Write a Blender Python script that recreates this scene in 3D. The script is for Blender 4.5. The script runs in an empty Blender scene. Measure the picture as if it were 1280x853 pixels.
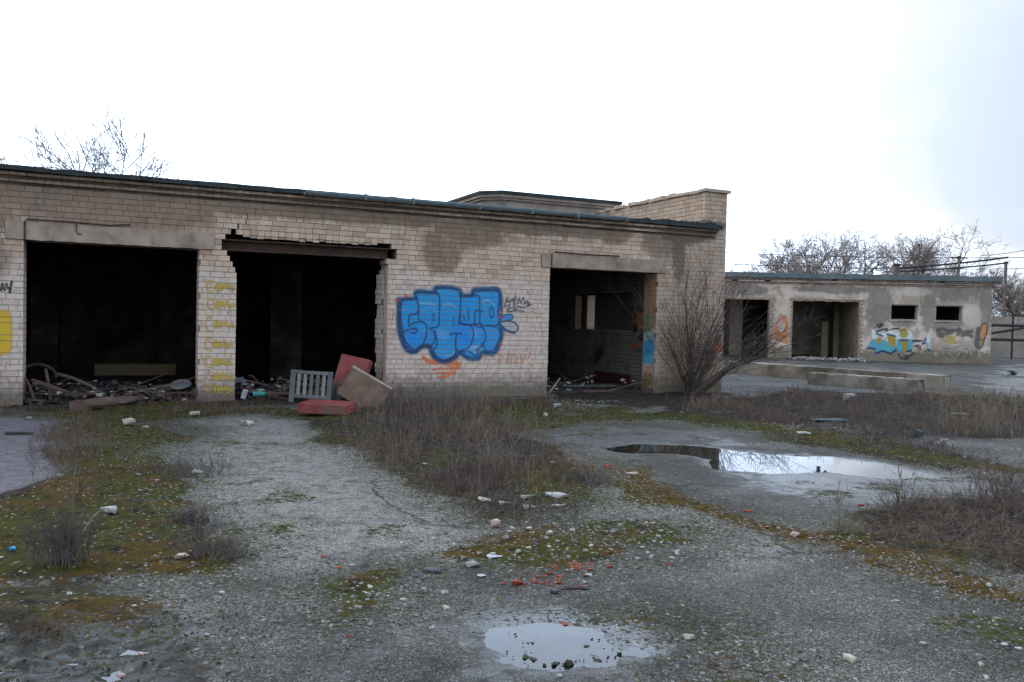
import bpy, math, random
import numpy as np
from mathutils import Vector, Matrix

random.seed(7)
rng = np.random.default_rng(7)
scene = bpy.context.scene
COL = scene.collection

# ------------------------------------------------------------------ camera
FPX, ROLL, EYE = 1037.8, .024, 1.69
PITCH = -math.atan(29.5 / FPX)
_cr, _sr, _cp, _sp = math.cos(ROLL), math.sin(ROLL), math.cos(PITCH), math.sin(PITCH)
FWD = np.array([0, _cp, _sp]); _U0 = np.array([0, -_sp, _cp]); _R0 = np.array([1., 0, 0])
RGT = _cr * _R0 + _sr * _U0
UPV = _cr * _U0 - _sr * _R0
EYEP = np.array([0, 0, EYE])
cam_d = bpy.data.cameras.new('camera')
cam_d.sensor_width = 22.2; cam_d.lens = 18.0; cam_d.clip_start = .05; cam_d.clip_end = 5000
cam = bpy.data.objects.new('camera', cam_d); COL.objects.link(cam)
cam.matrix_world = Matrix(((RGT[0], UPV[0], -FWD[0], 0), (RGT[1], UPV[1], -FWD[1], 0),
                           (RGT[2], UPV[2], -FWD[2], EYE), (0, 0, 0, 1)))
scene.camera = cam

# ------------------------------------------------------------------ sky, sun, exposure
SUN_EL, SUN_AZ = math.radians(30), math.radians(-62)      # azimuth from +Y towards +X
sun_dir = Vector((math.cos(SUN_EL) * math.sin(SUN_AZ), math.cos(SUN_EL) * math.cos(SUN_AZ), math.sin(SUN_EL)))
world = bpy.data.worlds.new('World'); scene.world = world; world.use_nodes = True
wt = world.node_tree; wt.nodes.clear()
def wn(t, **k):
    n = wt.nodes.new(t)
    for a, b in k.items(): setattr(n, a, b)
    return n
w_out = wn('ShaderNodeOutputWorld'); w_bg = wn('ShaderNodeBackground'); w_bg.inputs[1].default_value = .1
w_sky = wn('ShaderNodeTexSky', sky_type='NISHITA', sun_disc=False, sun_elevation=SUN_EL, sun_rotation=SUN_AZ,
           air_density=1.0, dust_density=2.0)
w_tc = wn('ShaderNodeTexCoord')
w_map = wn('ShaderNodeMapping'); w_map.inputs['Scale'].default_value = (1, 1, 2.6)
wt.links.new(w_tc.outputs['Generated'], w_map.inputs[0])
w_n1 = wn('ShaderNodeTexNoise'); w_n1.inputs['Scale'].default_value = 2.3; w_n1.inputs['Detail'].default_value = 6
w_n1.inputs['Roughness'].default_value = .5; w_n1.inputs['Distortion'].default_value = .35
wt.links.new(w_map.outputs[0], w_n1.inputs['Vector'])
def wmath(op, a, b=None, clamp=False):
    m = wn('ShaderNodeMath', operation=op, use_clamp=clamp)
    for i, v in enumerate((a, b)):
        if v is None: continue
        if isinstance(v, (int, float)): m.inputs[i].default_value = v
        else: wt.links.new(v, m.inputs[i])
    return m.outputs[0]
def wblob(px, py, r0, r1):                                 # soft cap around a direction of the sky
    d = FWD + RGT * (px - 640) / FPX - UPV * (py - 426.5) / FPX; d = d / np.linalg.norm(d)
    v = wn('ShaderNodeVectorMath', operation='DOT_PRODUCT'); v.inputs[1].default_value = tuple(d)
    wt.links.new(w_tc.outputs['Generated'], v.inputs[0])
    mr = wn('ShaderNodeMapRange', interpolation_type='SMOOTHSTEP')
    mr.inputs['From Min'].default_value = math.cos(math.radians(r0)); mr.inputs['From Max'].default_value = math.cos(math.radians(r1))
    wt.links.new(v.outputs['Value'], mr.inputs['Value'])
    return mr.outputs[0]
thin = wmath('ADD', wmath('MULTIPLY', wblob(1330, 50, 19, 3), .95), wmath('MULTIPLY', wblob(1310, 190, 6.5, 1), .85), True)
dens = wmath('SUBTRACT', wmath('ADD', wmath('MULTIPLY', wmath('SUBTRACT', w_n1.outputs['Fac'], .47), 2.8), 1.0), wmath('MULTIPLY', thin, .9), True)
w_ramp = wn('ShaderNodeValToRGB'); wt.links.new(dens, w_ramp.inputs[0])
cr_ = w_ramp.color_ramp
cr_.elements[0].position = .0; cr_.elements[0].color = (4.0, 4.45, 5.3, 1)
cr_.elements[1].position = 1.; cr_.elements[1].color = (8.3, 10.1, 12.9, 1)
e_ = cr_.elements.new(.42); e_.color = (4.6, 4.95, 5.7, 1)
e_ = cr_.elements.new(.62); e_.color = (6.4, 7.0, 7.9, 1)
w_mix = wn('ShaderNodeMix', data_type='RGBA'); w_mix.inputs[0].default_value = .88   # broken cloud veils the clear sky
wt.links.new(w_sky.outputs[0], w_mix.inputs[6]); wt.links.new(w_ramp.outputs[0], w_mix.inputs[7])
glow = wmath('ADD', wmath('MULTIPLY', wblob(250, 20, 62, 5), .85), .90)
w_gl = wn('ShaderNodeVectorMath', operation='SCALE'); wt.links.new(w_mix.outputs[2], w_gl.inputs[0]); wt.links.new(glow, w_gl.inputs['Scale'])
wt.links.new(w_gl.outputs[0], w_bg.inputs[0]); wt.links.new(w_bg.outputs[0], w_out.inputs[0])
sun_d = bpy.data.lights.new('sun', 'SUN'); sun_d.energy = .6; sun_d.angle = math.radians(22); sun_d.color = (1, .95, .88)
sun = bpy.data.objects.new('sun', sun_d); COL.objects.link(sun)
sun.rotation_euler = (-sun_dir).to_track_quat('-Z', 'Y').to_euler()
scene.view_settings.view_transform = 'Standard'; scene.view_settings.look = 'None'
scene.view_settings.gamma = 1; scene.view_settings.exposure = .83
scene.view_settings.use_curve_mapping = False
scene.render.resolution_x = 1024; scene.render.resolution_y = 682
scene.render.engine = 'CYCLES'

# ------------------------------------------------------------------ measuring: photograph pixels to points of the place
def ray(px, py): return FWD + RGT * (px - 640) / FPX - UPV * (py - 426.5) / FPX
def ground_at(px, py, z=0.):
    d = ray(px, py); t = (z - EYE) / d[2]
    return EYEP + t * d
def at_depth(px, py, Y):
    d = ray(px, py); return EYEP + d * (Y / d[1])
def project(p):
    v = np.asarray(p) - EYEP
    d = v @ FWD
    return 640 + FPX * (v @ RGT) / d, 426.5 - FPX * (v @ UPV) / d
class Frame:
    """an upright plane: s along it, y into it, z up"""
    def __init__(f, origin, ang):
        f.o = np.array([origin[0], origin[1], 0.]); f.ang = ang
        f.e = np.array([math.cos(ang), math.sin(ang), 0]); f.n = np.array([-math.sin(ang), math.cos(ang), 0])
    def at(f, px, py, off=0.):
        d = ray(px, py); t = ((f.o - EYEP) @ f.n + off) / (d @ f.n)
        q = EYEP + t * d
        return float((q - f.o) @ f.e), float(q[2])
    def world(f, s, y, z): return f.o + f.e * s + f.n * y + np.array([0, 0, z])

# ------------------------------------------------------------------ noise
_lat = rng.random((256, 256))
def vnoise(x, y, sc, seed=0):
    x = np.asarray(x) * sc + seed * 17.31; y = np.asarray(y) * sc + seed * 9.77
    xi = np.floor(x).astype(int); yi = np.floor(y).astype(int)
    fx = x - xi; fy = y - yi
    fx = fx * fx * (3 - 2 * fx); fy = fy * fy * (3 - 2 * fy)
    a = _lat[xi & 255, yi & 255]; b = _lat[(xi + 1) & 255, yi & 255]
    c = _lat[xi & 255, (yi + 1) & 255]; d = _lat[(xi + 1) & 255, (yi + 1) & 255]
    return (a * (1 - fx) + b * fx) * (1 - fy) + (c * (1 - fx) + d * fx) * fy
def fbm(x, y, sc, oct=4, seed=0):
    s = 0; a = .5; t = 0
    for i in range(oct):
        s = s + a * vnoise(x, y, sc, seed + i * 3); t += a; a *= .5; sc *= 2.03
    return s / t
def sstep(a, b, x):
    t = np.clip((x - a) / (b - a), 0, 1); return t * t * (3 - 2 * t)

# ------------------------------------------------------------------ objects and meshes
def tag(o, label=None, cat=None, group=None, kind=None):
    if label: o['label'] = label
    if cat: o['category'] = cat
    if group: o['group'] = group
    if kind: o['kind'] = kind
    return o
def empty(name, loc, rz=0., label=None, cat=None, group=None):
    o = bpy.data.objects.new(name, None); COL.objects.link(o)
    o.location = loc; o.rotation_euler = (0, 0, rz)
    return tag(o, label, cat, group)
def mesh(name, V, F, mat=None, attrs=None, smooth=False):
    V = np.asarray(V, dtype=np.float32); me = bpy.data.meshes.new(name)
    if isinstance(F, np.ndarray):
        n, k = F.shape
        me.vertices.add(len(V)); me.vertices.foreach_set('co', V.ravel())
        me.loops.add(n * k); me.loops.foreach_set('vertex_index', F.astype(np.int32).ravel())
        me.polygons.add(n); me.polygons.foreach_set('loop_start', np.arange(0, n * k, k, dtype=np.int32))
        me.polygons.foreach_set('loop_total', np.full(n, k, dtype=np.int32))
        me.update(calc_edges=True)
    else:
        me.from_pydata([tuple(v) for v in V], [], F); me.update()
    for an, (typ, data) in (attrs or {}).items():
        a = me.attributes.new(an, typ, 'POINT')
        a.data.foreach_set('color' if typ == 'FLOAT_COLOR' else 'value', np.asarray(data, dtype=np.float32).ravel())
    me.polygons.foreach_set('use_smooth', np.full(len(me.polygons), bool(smooth)))
    if mat: me.materials.append(mat)
    return me
def obj(name, me, parent=None, loc=(0, 0, 0), rot=(0, 0, 0), kind=None):
    o = bpy.data.objects.new(name, me); COL.objects.link(o)
    o.parent = parent; o.location = loc; o.rotation_euler = rot
    if kind: o['kind'] = kind
    return o
def cat_geo(parts):
    Vs, Fs, b = [], [], 0
    for V, F in parts:
        Vs.append(V); Fs.append(F + b); b += len(V)
    return np.concatenate(Vs), np.concatenate(Fs)
BOXF = np.array([[0, 3, 2, 1], [4, 5, 6, 7], [0, 1, 5, 4], [1, 2, 6, 5], [2, 3, 7, 6], [3, 0, 4, 7]])
BOXC = np.array([[-1, -1, -1], [1, -1, -1], [1, 1, -1], [-1, 1, -1], [-1, -1, 1], [1, -1, 1], [1, 1, 1], [-1, 1, 1]]) * .5
def boxes(lo, hi, jit=0.):
    lo = np.asarray(lo, float).reshape(-1, 3); hi = np.asarray(hi, float).reshape(-1, 3); n = len(lo)
    V = (lo + hi)[:, None, :] / 2 + BOXC[None] * (hi - lo)[:, None, :]
    if jit: V = V + rng.uniform(-jit, jit, V.shape)
    F = BOXF[None] + (np.arange(n) * 8)[:, None, None]
    return V.reshape(-1, 3), F.reshape(-1, 4)
def box_bev(sx, sy, sz, b, seg=2, jit=0., seed=0, sub=0):
    """rounded box mesh geometry centred on x,y with base at z=0"""
    import bmesh
    bm = bmesh.new(); bmesh.ops.create_cube(bm, size=1)
    for v in bm.verts: v.co = Vector((v.co.x * sx, v.co.y * sy, (v.co.z + .5) * sz))
    if sub: bmesh.ops.subdivide_edges(bm, edges=bm.edges[:], cuts=sub, use_grid_fill=True)
    if b: bmesh.ops.bevel(bm, geom=[e for e in bm.edges if e.calc_face_angle(0) > .5], offset=b, segments=seg, affect='EDGES')
    r = random.Random(seed)
    if jit:
        for v in bm.verts: v.co += Vector((r.uniform(-jit, jit), r.uniform(-jit, jit), r.uniform(-jit, jit)))
    V = [v.co[:] for v in bm.verts]; bm.verts.index_update()
    F = [[v.index for v in f.verts] for f in bm.faces]; bm.free()
    return V, F
def tubes(P, R, sides=3):
    """P (n,k,3) paths, R (n,k) radii"""
    P = np.asarray(P, float); R = np.asarray(R, float)
    n, k, _ = P.shape
    T = np.gradient(P, axis=1); T /= np.linalg.norm(T, axis=2, keepdims=True) + 1e-9
    ref = np.where(np.abs(T[..., 2:3]) > .9, np.array([1., 0, 0]), np.array([0, 0, 1.]))
    A = np.cross(T, ref); A /= np.linalg.norm(A, axis=2, keepdims=True) + 1e-9
    B = np.cross(T, A)
    an = np.arange(sides) / sides * 2 * np.pi
    V = P[:, :, None, :] + R[:, :, None, None] * (A[:, :, None, :] * np.cos(an)[:, None] + B[:, :, None, :] * np.sin(an)[:, None])
    i = np.arange(n)[:, None, None] * k * sides; j = np.arange(k - 1)[None, :, None] * sides; s = np.arange(sides)[None, None, :]
    s2 = (s + 1) % sides
    F = np.stack([i + j + s, i + j + s2, i + j + sides + s2, i + j + sides + s], -1).reshape(-1, 4)
    return V.reshape(-1, 3), F
def tube1(pts, r, sides=8, r2=None):
    pts = np.asarray(pts, float)
    R = np.linspace(r, r if r2 is None else r2, len(pts))
    V, F = tubes(pts[None], R[None], sides)
    n = len(V); k = len(pts)                          # close the ends
    V = np.concatenate([V, pts[:1], pts[-1:]])
    caps = [[n, (i + 1) % sides, i, i] for i in range(sides)] + [[n + 1, (k - 1) * sides + i, (k - 1) * sides + (i + 1) % sides, (k - 1) * sides + (i + 1) % sides] for i in range(sides)]
    Fl = [list(f) for f in F] + [c[:3] for c in caps]
    return V, Fl
def beam(p, q, w, h, up=(0, 0, 1)):
    """rectangular bar from p to q: 8 verts"""
    p = np.asarray(p, float); q = np.asarray(q, float); t = (q - p) / np.linalg.norm(q - p)
    a = np.cross(t, up); a /= np.linalg.norm(a); b = np.cross(a, t)
    V = [c + a * w / 2 * i + b * h / 2 * j for j in (-1, 1) for c, i in ((p, -1), (q, -1), (q, 1), (p, 1))]
    return np.array(V), BOXF.copy()

# ------------------------------------------------------------------ materials
class Mat:
    def __init__(s, name, rough=.85, spec=.3):
        s.m = bpy.data.materials.new(name); s.m.use_nodes = True; s.t = s.m.node_tree
        s.b = s.t.nodes['Principled BSDF']; s.b.inputs['Roughness'].default_value = rough
        s.b.inputs['Specular IOR Level'].default_value = spec
        s.out = s.t.nodes['Material Output']
    def n(s, t, ins=None, **k):
        n = s.t.nodes.new(t)
        for a, b in k.items(): setattr(n, a, b)
        for a, b in (ins or {}).items(): s.set(n.inputs[a], b)
        return n
    def set(s, inp, v):
        if isinstance(v, bpy.types.NodeSocket): s.t.links.new(v, inp)
        elif isinstance(v, (tuple, list)) and len(v) == 3 and inp.type == 'RGBA': inp.default_value = (*v, 1)
        else: inp.default_value = v
    def coords(s, ob=None):
        n = s.n('ShaderNodeTexCoord')
        if ob is not None: n.object = ob
        return n.outputs['Object']
    def xyz(s, v): return s.n('ShaderNodeSeparateXYZ', {0: v}).outputs
    def scale(s, v, sc): return s.n('ShaderNodeMapping', {0: v, 'Scale': sc}).outputs[0]
    def noise(s, v, sc, det=4, rough=.55, dist=0.):
        return s.n('ShaderNodeTexNoise', {'Vector': v, 'Scale': sc, 'Detail': det, 'Roughness': rough, 'Distortion': dist}).outputs['Fac']
    def math(s, op, a, b=None, clamp=False):
        n = s.n('ShaderNodeMath', operation=op, use_clamp=clamp); s.set(n.inputs[0], a)
        if b is not None: s.set(n.inputs[1], b)
        return n.outputs[0]
    def step(s, v, a, b, lo=0., hi=1.):
        return s.n('ShaderNodeMapRange', {'Value': v, 'From Min': a, 'From Max': b, 'To Min': lo, 'To Max': hi}, interpolation_type='SMOOTHSTEP').outputs[0]
    def mix(s, f, a, b, mode='MIX'):
        n = s.n('ShaderNodeMix', data_type='RGBA', blend_type=mode); s.set(n.inputs[0], f); s.set(n.inputs[6], a); s.set(n.inputs[7], b)
        return n.outputs[2]
    def ramp(s, f, stops, interp='LINEAR'):
        n = s.n('ShaderNodeValToRGB', {0: f}); r = n.color_ramp; r.interpolation = interp
        while len(r.elements) < len(stops): r.elements.new(.5)
        for e, (p, c) in zip(r.elements, stops):
            e.position = p; e.color = (*c, 1) if len(c) == 3 else c
        return n.outputs[0]
    def attr(s, name):
        n = s.n('ShaderNodeAttribute'); n.attribute_name = name; return n
    def bump(s, h, strength=.5, dist=.01):
        s.set(s.b.inputs['Normal'], s.n('ShaderNodeBump', {'Height': h, 'Strength': strength, 'Distance': dist}).outputs[0])
    def color(s, c): s.set(s.b.inputs['Base Color'], c)
    def rough(s, c): s.set(s.b.inputs['Roughness'], c)
def simple(name, c1, c2, sc=6., rough=.85, spec=.3, bump=.3, bsc=None, stretch=(1, 1, 1), per_object=.0, dirt=None):
    m = Mat(name, rough, spec); v = m.scale(m.coords(), stretch)
    f = m.step(m.noise(v, sc, 6, .65), .3, .7)
    c = m.mix(f, c1, c2)
    if dirt: c = m.mix(m.step(m.noise(v, sc * .35, 5, .7), .5, .68), c, dirt)
    if per_object:
        r = m.n('ShaderNodeObjectInfo').outputs['Random']
        k = m.math('ADD', m.math('MULTIPLY', r, per_object * 2), 1 - per_object)
        cc = m.n('ShaderNodeCombineColor', {0: k, 1: k, 2: k}).outputs[0]
        c = m.mix(1., c, cc, 'MULTIPLY')
    m.color(c)
    if bump: m.bump(m.noise(v, bsc or sc * 5, 5, .7), bump, .006)
    return m.m

def blobs(m, s_, z_, L, nz):
    """soft stains at given places: list of (s, z, rs, rz)"""
    tot = None
    for (cs, cz, rs, rz) in L:
        a = m.math('DIVIDE', m.math('SUBTRACT', s_, cs), rs); b = m.math('DIVIDE', m.math('SUBTRACT', z_, cz), rz)
        d = m.math('ADD', m.math('MULTIPLY', a, a), m.math('MULTIPLY', b, b))
        d = m.math('ADD', d, m.math('MULTIPLY', m.math('SUBTRACT', nz, .5), 2.4))
        g = m.step(d, 1.15, .45)
        tot = g if tot is None else m.math('MAXIMUM', tot, g)
    return tot

# ------------------------------------------------------------------ the ground
Pz = lambda pts: np.array([ground_at(x, y)[:2] for x, y in pts])
def soft_poly(X, Y, poly, soft):
    """1 inside, 0 outside, ramp of width soft about the outline"""
    out = np.zeros(X.shape)
    lo = poly.min(0) - soft; hi = poly.max(0) + soft
    k = (X > lo[0]) & (X < hi[0]) & (Y > lo[1]) & (Y < hi[1])
    if not k.any(): return out
    x = X[k]; y = Y[k]
    ins = np.zeros(x.shape, bool); d2 = np.full(x.shape, 1e9)
    n = len(poly)
    for i in range(n):
        (x0, y0), (x1, y1) = poly[i], poly[(i + 1) % n]
        c = ((y0 > y) != (y1 > y)) & (x < (x1 - x0) * (y - y0) / (y1 - y0 + 1e-12) + x0); ins ^= c
        dx, dy = x1 - x0, y1 - y0
        t = np.clip(((x - x0) * dx + (y - y0) * dy) / (dx * dx + dy * dy + 1e-12), 0, 1)
        d2 = np.minimum(d2, (x - x0 - t * dx) ** 2 + (y - y0 - t * dy) ** 2)
    sd = np.sqrt(d2) * np.where(ins, 1, -1)
    out[k] = np.clip(.5 + sd / soft, 0, 1)
    return out
R_MOSS = [[(62, 530), (150, 522), (215, 530), (262, 590), (285, 655), (335, 690), (275, 728), (160, 722), (90, 742), (-120, 765), (-120, 650), (-20, 650), (58, 600)],
          [(500, 708), (600, 672), (690, 646), (760, 642), (880, 640), (935, 660), (905, 690), (820, 692), (770, 705), (700, 712), (640, 716), (560, 704)],
          [(385, 735), (440, 715), (500, 705), (505, 730), (480, 765), (430, 770)],
          [(985, 668), (1060, 655), (1150, 690), (1300, 735), (1400, 780), (1300, 775), (1180, 742), (1100, 705), (1020, 690)],
          [(835, 775), (880, 785), (960, 830), (1000, 880), (900, 880), (880, 830)],
          [(1225, 775), (1330, 790), (1330, 830), (1260, 805)],
          [(640, 590), (700, 560), (740, 590), (780, 628), (640, 662), (560, 648), (560, 636), (640, 640)], [(395, 540), (470, 585), (560, 645), (570, 638), (490, 580), (420, 535)],
          [(690, 520), (850, 530), (1000, 552), (1150, 580), (1290, 600), (1290, 585), (1150, 560), (1000, 538), (850, 518), (700, 512)],
          [(-60, 720), (120, 735), (220, 775), (200, 800), (60, 812), (-60, 812)], [(80, 760), (170, 755), (180, 785), (60, 815), (-60, 830), (-60, 790)],
          [(40, 512), (240, 505), (480, 520), (480, 530), (330, 520), (240, 528), (60, 530)],
          [(745, 590), (800, 600), (900, 632), (960, 655), (930, 662), (860, 640), (760, 628)],
          [(550, 512), (690, 504), (800, 512), (700, 540), (600, 545)],
          [(355, 655), (330, 690), (300, 680), (310, 655)], [(700, 770), (800, 770), (890, 790), (860, 800), (760, 785)]]
R_RUST = [[(700, 566), (760, 578), (800, 588), (870, 620), (960, 652), (1060, 680), (1050, 694), (960, 668), (860, 636), (780, 606), (700, 580)],
          [(520, 700), (620, 668), (700, 655), (700, 670), (600, 690), (560, 702)],
          [(1010, 672), (1120, 690), (1260, 735), (1250, 752), (1130, 720), (1040, 695)],
          [(160, 590), (205, 592), (200, 600), (160, 600)], [(60, 610), (110, 590), (130, 630), (80, 640)],
          [(165, 690), (225, 690), (215, 712), (150, 706)], [(95, 765), (170, 758), (165, 785), (90, 790)]]
R_SOIL = [[(-60, 745), (60, 735), (180, 770), (260, 790), (290, 880), (-60, 880)], [(-80, 650), (60, 600), (130, 560), (200, 600), (190, 680), (100, 725), (-80, 740)],[(470, 508), (690, 498), (690, 512), (560, 530), (640, 545), (715, 565), (720, 600), (690, 625), (650, 650), (600, 650), (540, 620), (480, 590), (430, 565), (400, 545), (380, 525)],
          [(850, 508), (905, 500), (1000, 488), (1290, 498), (1290, 548), (1150, 548), (1050, 552), (960, 545), (880, 530), (800, 520)],
          [(1062, 650), (1120, 630), (1290, 615), (1400, 620), (1400, 740), (1290, 722), (1180, 702), (1090, 682)],
          [(-80, 515), (40, 514), (480, 505), (480, 500), (290, 500), (245, 502), (28, 510), (-80, 510)],
          [(960, 547), (1060, 545), (1200, 565), (1290, 590), (1290, 600), (1180, 585), (1080, 570)],
          [(50, 690), (120, 680), (130, 715), (40, 722)], [(225, 690), (285, 680), (300, 705), (240, 710)],
          [(690, 492), (905, 492), (905, 508), (800, 512), (690, 505)]]
R_PALE = [[(250, 528), (335, 513), (400, 545), (470, 590), (560, 640), (612, 665), (560, 695), (440, 700), (360, 722), (300, 690), (285, 640), (262, 590)],
          [(770, 612), (860, 636), (960, 662), (1010, 690), (930, 720), (900, 690), (930, 660), (800, 640)],
          [(690, 505), (800, 500), (900, 498), (900, 510), (800, 513), (700, 512)]]
R_MAUVE = [[(-200, 522), (52, 527), (60, 560), (52, 605), (-10, 648), (-200, 660)], [(-120, 668), (12, 665), (15, 680), (-20, 690), (-120, 690)]]
R_WET = [[(860, 560), (960, 560), (1110, 575), (1240, 595), (1340, 610), (1340, 640), (1230, 642), (1100, 642), (1000, 630), (900, 610), (850, 590)],
         [(590, 775), (700, 765), (820, 778), (850, 810), (820, 845), (720, 880), (480, 880), (480, 820), (560, 790)],
         [(-60, 735), (60, 730), (200, 770), (330, 800), (330, 880), (-60, 880)],
         [(690, 540), (830, 530), (960, 548), (960, 562), (830, 556), (700, 562)],
         [(880, 460), (1010, 468), (1160, 492), (1400, 520), (1400, 470), (1240, 462), (1210, 490), (1165, 492)],
         [(1240, 455), (1400, 450), (1400, 500), (1210, 482)],
         [(340, 760), (430, 770), (560, 770), (590, 800), (480, 880), (330, 880)]]
R_PUD = [([(762, 561), (800, 556), (850, 557), (905, 562), (960, 568), (1040, 571), (1095, 579), (1150, 590), (1165, 597), (1100, 597), (1040, 590), (960, 590), (900, 586), (890, 574), (850, 566), (790, 566)], .05),
         ([(604, 800), (625, 787), (690, 781), (740, 790), (795, 812), (770, 828), (700, 832), (630, 822)], .05),
         ([(-60, 815), (40, 818), (130, 800), (185, 795), (215, 806), (170, 828), (200, 880), (-60, 880)], .06)]
R_PATCH = [[(1010, 505), (1060, 498), (1120, 508), (1080, 516)], [(1120, 497), (1290, 512), (1290, 500), (1150, 490)]]
for n_ in ('R_MOSS', 'R_RUST', 'R_SOIL', 'R_PALE', 'R_MAUVE', 'R_WET'):
    globals()[n_] = [Pz(p) for p in globals()[n_]]
R_PUD = [(Pz(p), s) for p, s in R_PUD]
def masks(X, Y):
    wob = .28 * np.clip(np.hypot(X, Y) / 9, .35, 2.2)
    WX = X + wob * (fbm(X, Y, 1.3, 4, 1) - .5) * 2; WY = Y + wob * 1.5 * (fbm(X, Y, 1.3, 4, 5) - .5) * 2
    def mx(polys, s):
        o = np.zeros(X.shape)
        for p in polys: o = np.maximum(o, soft_poly(WX, WY, p, s))
        return o
    m = dict(moss=mx(R_MOSS, .5), rust=mx(R_RUST, .35), soil=mx(R_SOIL, .4), pale=mx(R_PALE, .6), mauve=mx(R_MAUVE, .12), wet=mx(R_WET, .9))
    pud = np.zeros(X.shape); lip = np.zeros(X.shape)
    PX = X + .12 * (fbm(X, Y, 3.1, 3, 8) - .5); PY = Y + .16 * (fbm(X, Y, 3.1, 3, 9) - .5)
    for p, s in R_PUD: pud = np.maximum(pud, soft_poly(PX, PY, p, .22)); lip = np.maximum(lip, soft_poly(PX + .5 * (fbm(X, Y, 1.2, 4, 14) - .5), PY + .6 * (fbm(X, Y, 1.2, 4, 15) - .5), p, 2.0))
    m['pud'] = pud; m['lip'] = lip
    m['halo'] = np.maximum(mx(R_MOSS, 1.6), .8 * mx(R_RUST, 1.3)) * (1 - m['mauve'])
    m['moss'] = np.clip(m['moss'] * sstep(.51, .68, m['moss'] * .36 + fbm(X, Y, 1.6, 6, 11) * .64), 0, 1)
    sp = sstep(.60, .72, fbm(X, Y, 1.7, 5, 21)) * sstep(30, 14, Y) * .55     # stray tufts elsewhere
    m['moss'] = np.maximum(m['moss'], sp * (1 - m['mauve']))
    m['moss'] = np.maximum(m['moss'], m['rust'] * sstep(.40, .56, fbm(X, Y, 3., 5, 31)) * .95)
    m['wet'] = np.maximum(m['wet'] * .8, 1.1 * sstep(.08, .62, m['lip']))
    return m
def height(X, Y, m=None):
    if m is None: m = masks(X, Y)
    z = .010 * (fbm(X, Y, 2.2, 4, 41) - .5) + .008 * (fbm(X, Y, 9, 3, 43) - .5)
    z = z + m['moss'] * (.004 + .022 * fbm(X, Y, 11, 3, 45)) * (1 - m['pud'])
    z = z + m['soil'] * (.02 + .07 * (fbm(X, Y, 3, 4, 47) - .35)) * (1 - m['pud'])
    z = z + m['mauve'] * .012
    ll = sstep(9, 6, Y) * sstep(-.6, -1., X)
    z = z - .030 * m['pud'] + (.05 + .06 * ll) * m['pud'] * (fbm(X, Y, 8., 5, 49) - .42 + .29 * ll) * sstep(9, 6, Y)
    z = z + .045 * m['pud'] * (fbm(X, Y, 2.6, 5, 53) - .44) * sstep(8, 9, Y) * sstep(2.2, 3.6, X)
    return z * sstep(140, 60, np.hypot(X, Y))
def gz(x, y):
    x = np.atleast_1d(np.asarray(x, float)); y = np.atleast_1d(np.asarray(y, float))
    return height(x, y)
def on_ground(px, py):
    p = ground_at(px, py); p[2] = gz(p[0], p[1])[0]; return p

def spaced(lo, hi, f):
    a = [lo]
    while a[-1] < hi: a.append(a[-1] + f(a[-1]))
    return np.array(a)
ys = spaced(2.6, 900, lambda y: max(.018, .0045 * y) if y < 24 else .0045 * 24 + (y - 24) * .06)
ys = np.concatenate([[-60, -30, -14, -6, -2, 0, 1.2, 2.0], ys])
xr = spaced(0, 900, lambda x: .026 if x < 3.5 else .026 + (x - 3.5) * .008 if x < 14 else .11 + (x - 14) * .1)
xs = np.concatenate([-xr[:0:-1], xr])
GX, GY = np.meshgrid(xs, ys)
GM = masks(GX, GY); GZ = height(GX, GY, GM)
nx, ny = len(xs), len(ys)
idx = np.arange(nx * ny).reshape(ny, nx)
GF = np.stack([idx[:-1, :-1], idx[:-1, 1:], idx[1:, 1:], idx[1:, :-1]], -1).reshape(-1, 4)
def rgba(*ch): return np.stack([c.ravel() for c in ch] + [np.ones(ch[0].size)] * (4 - len(ch)), -1)

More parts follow.
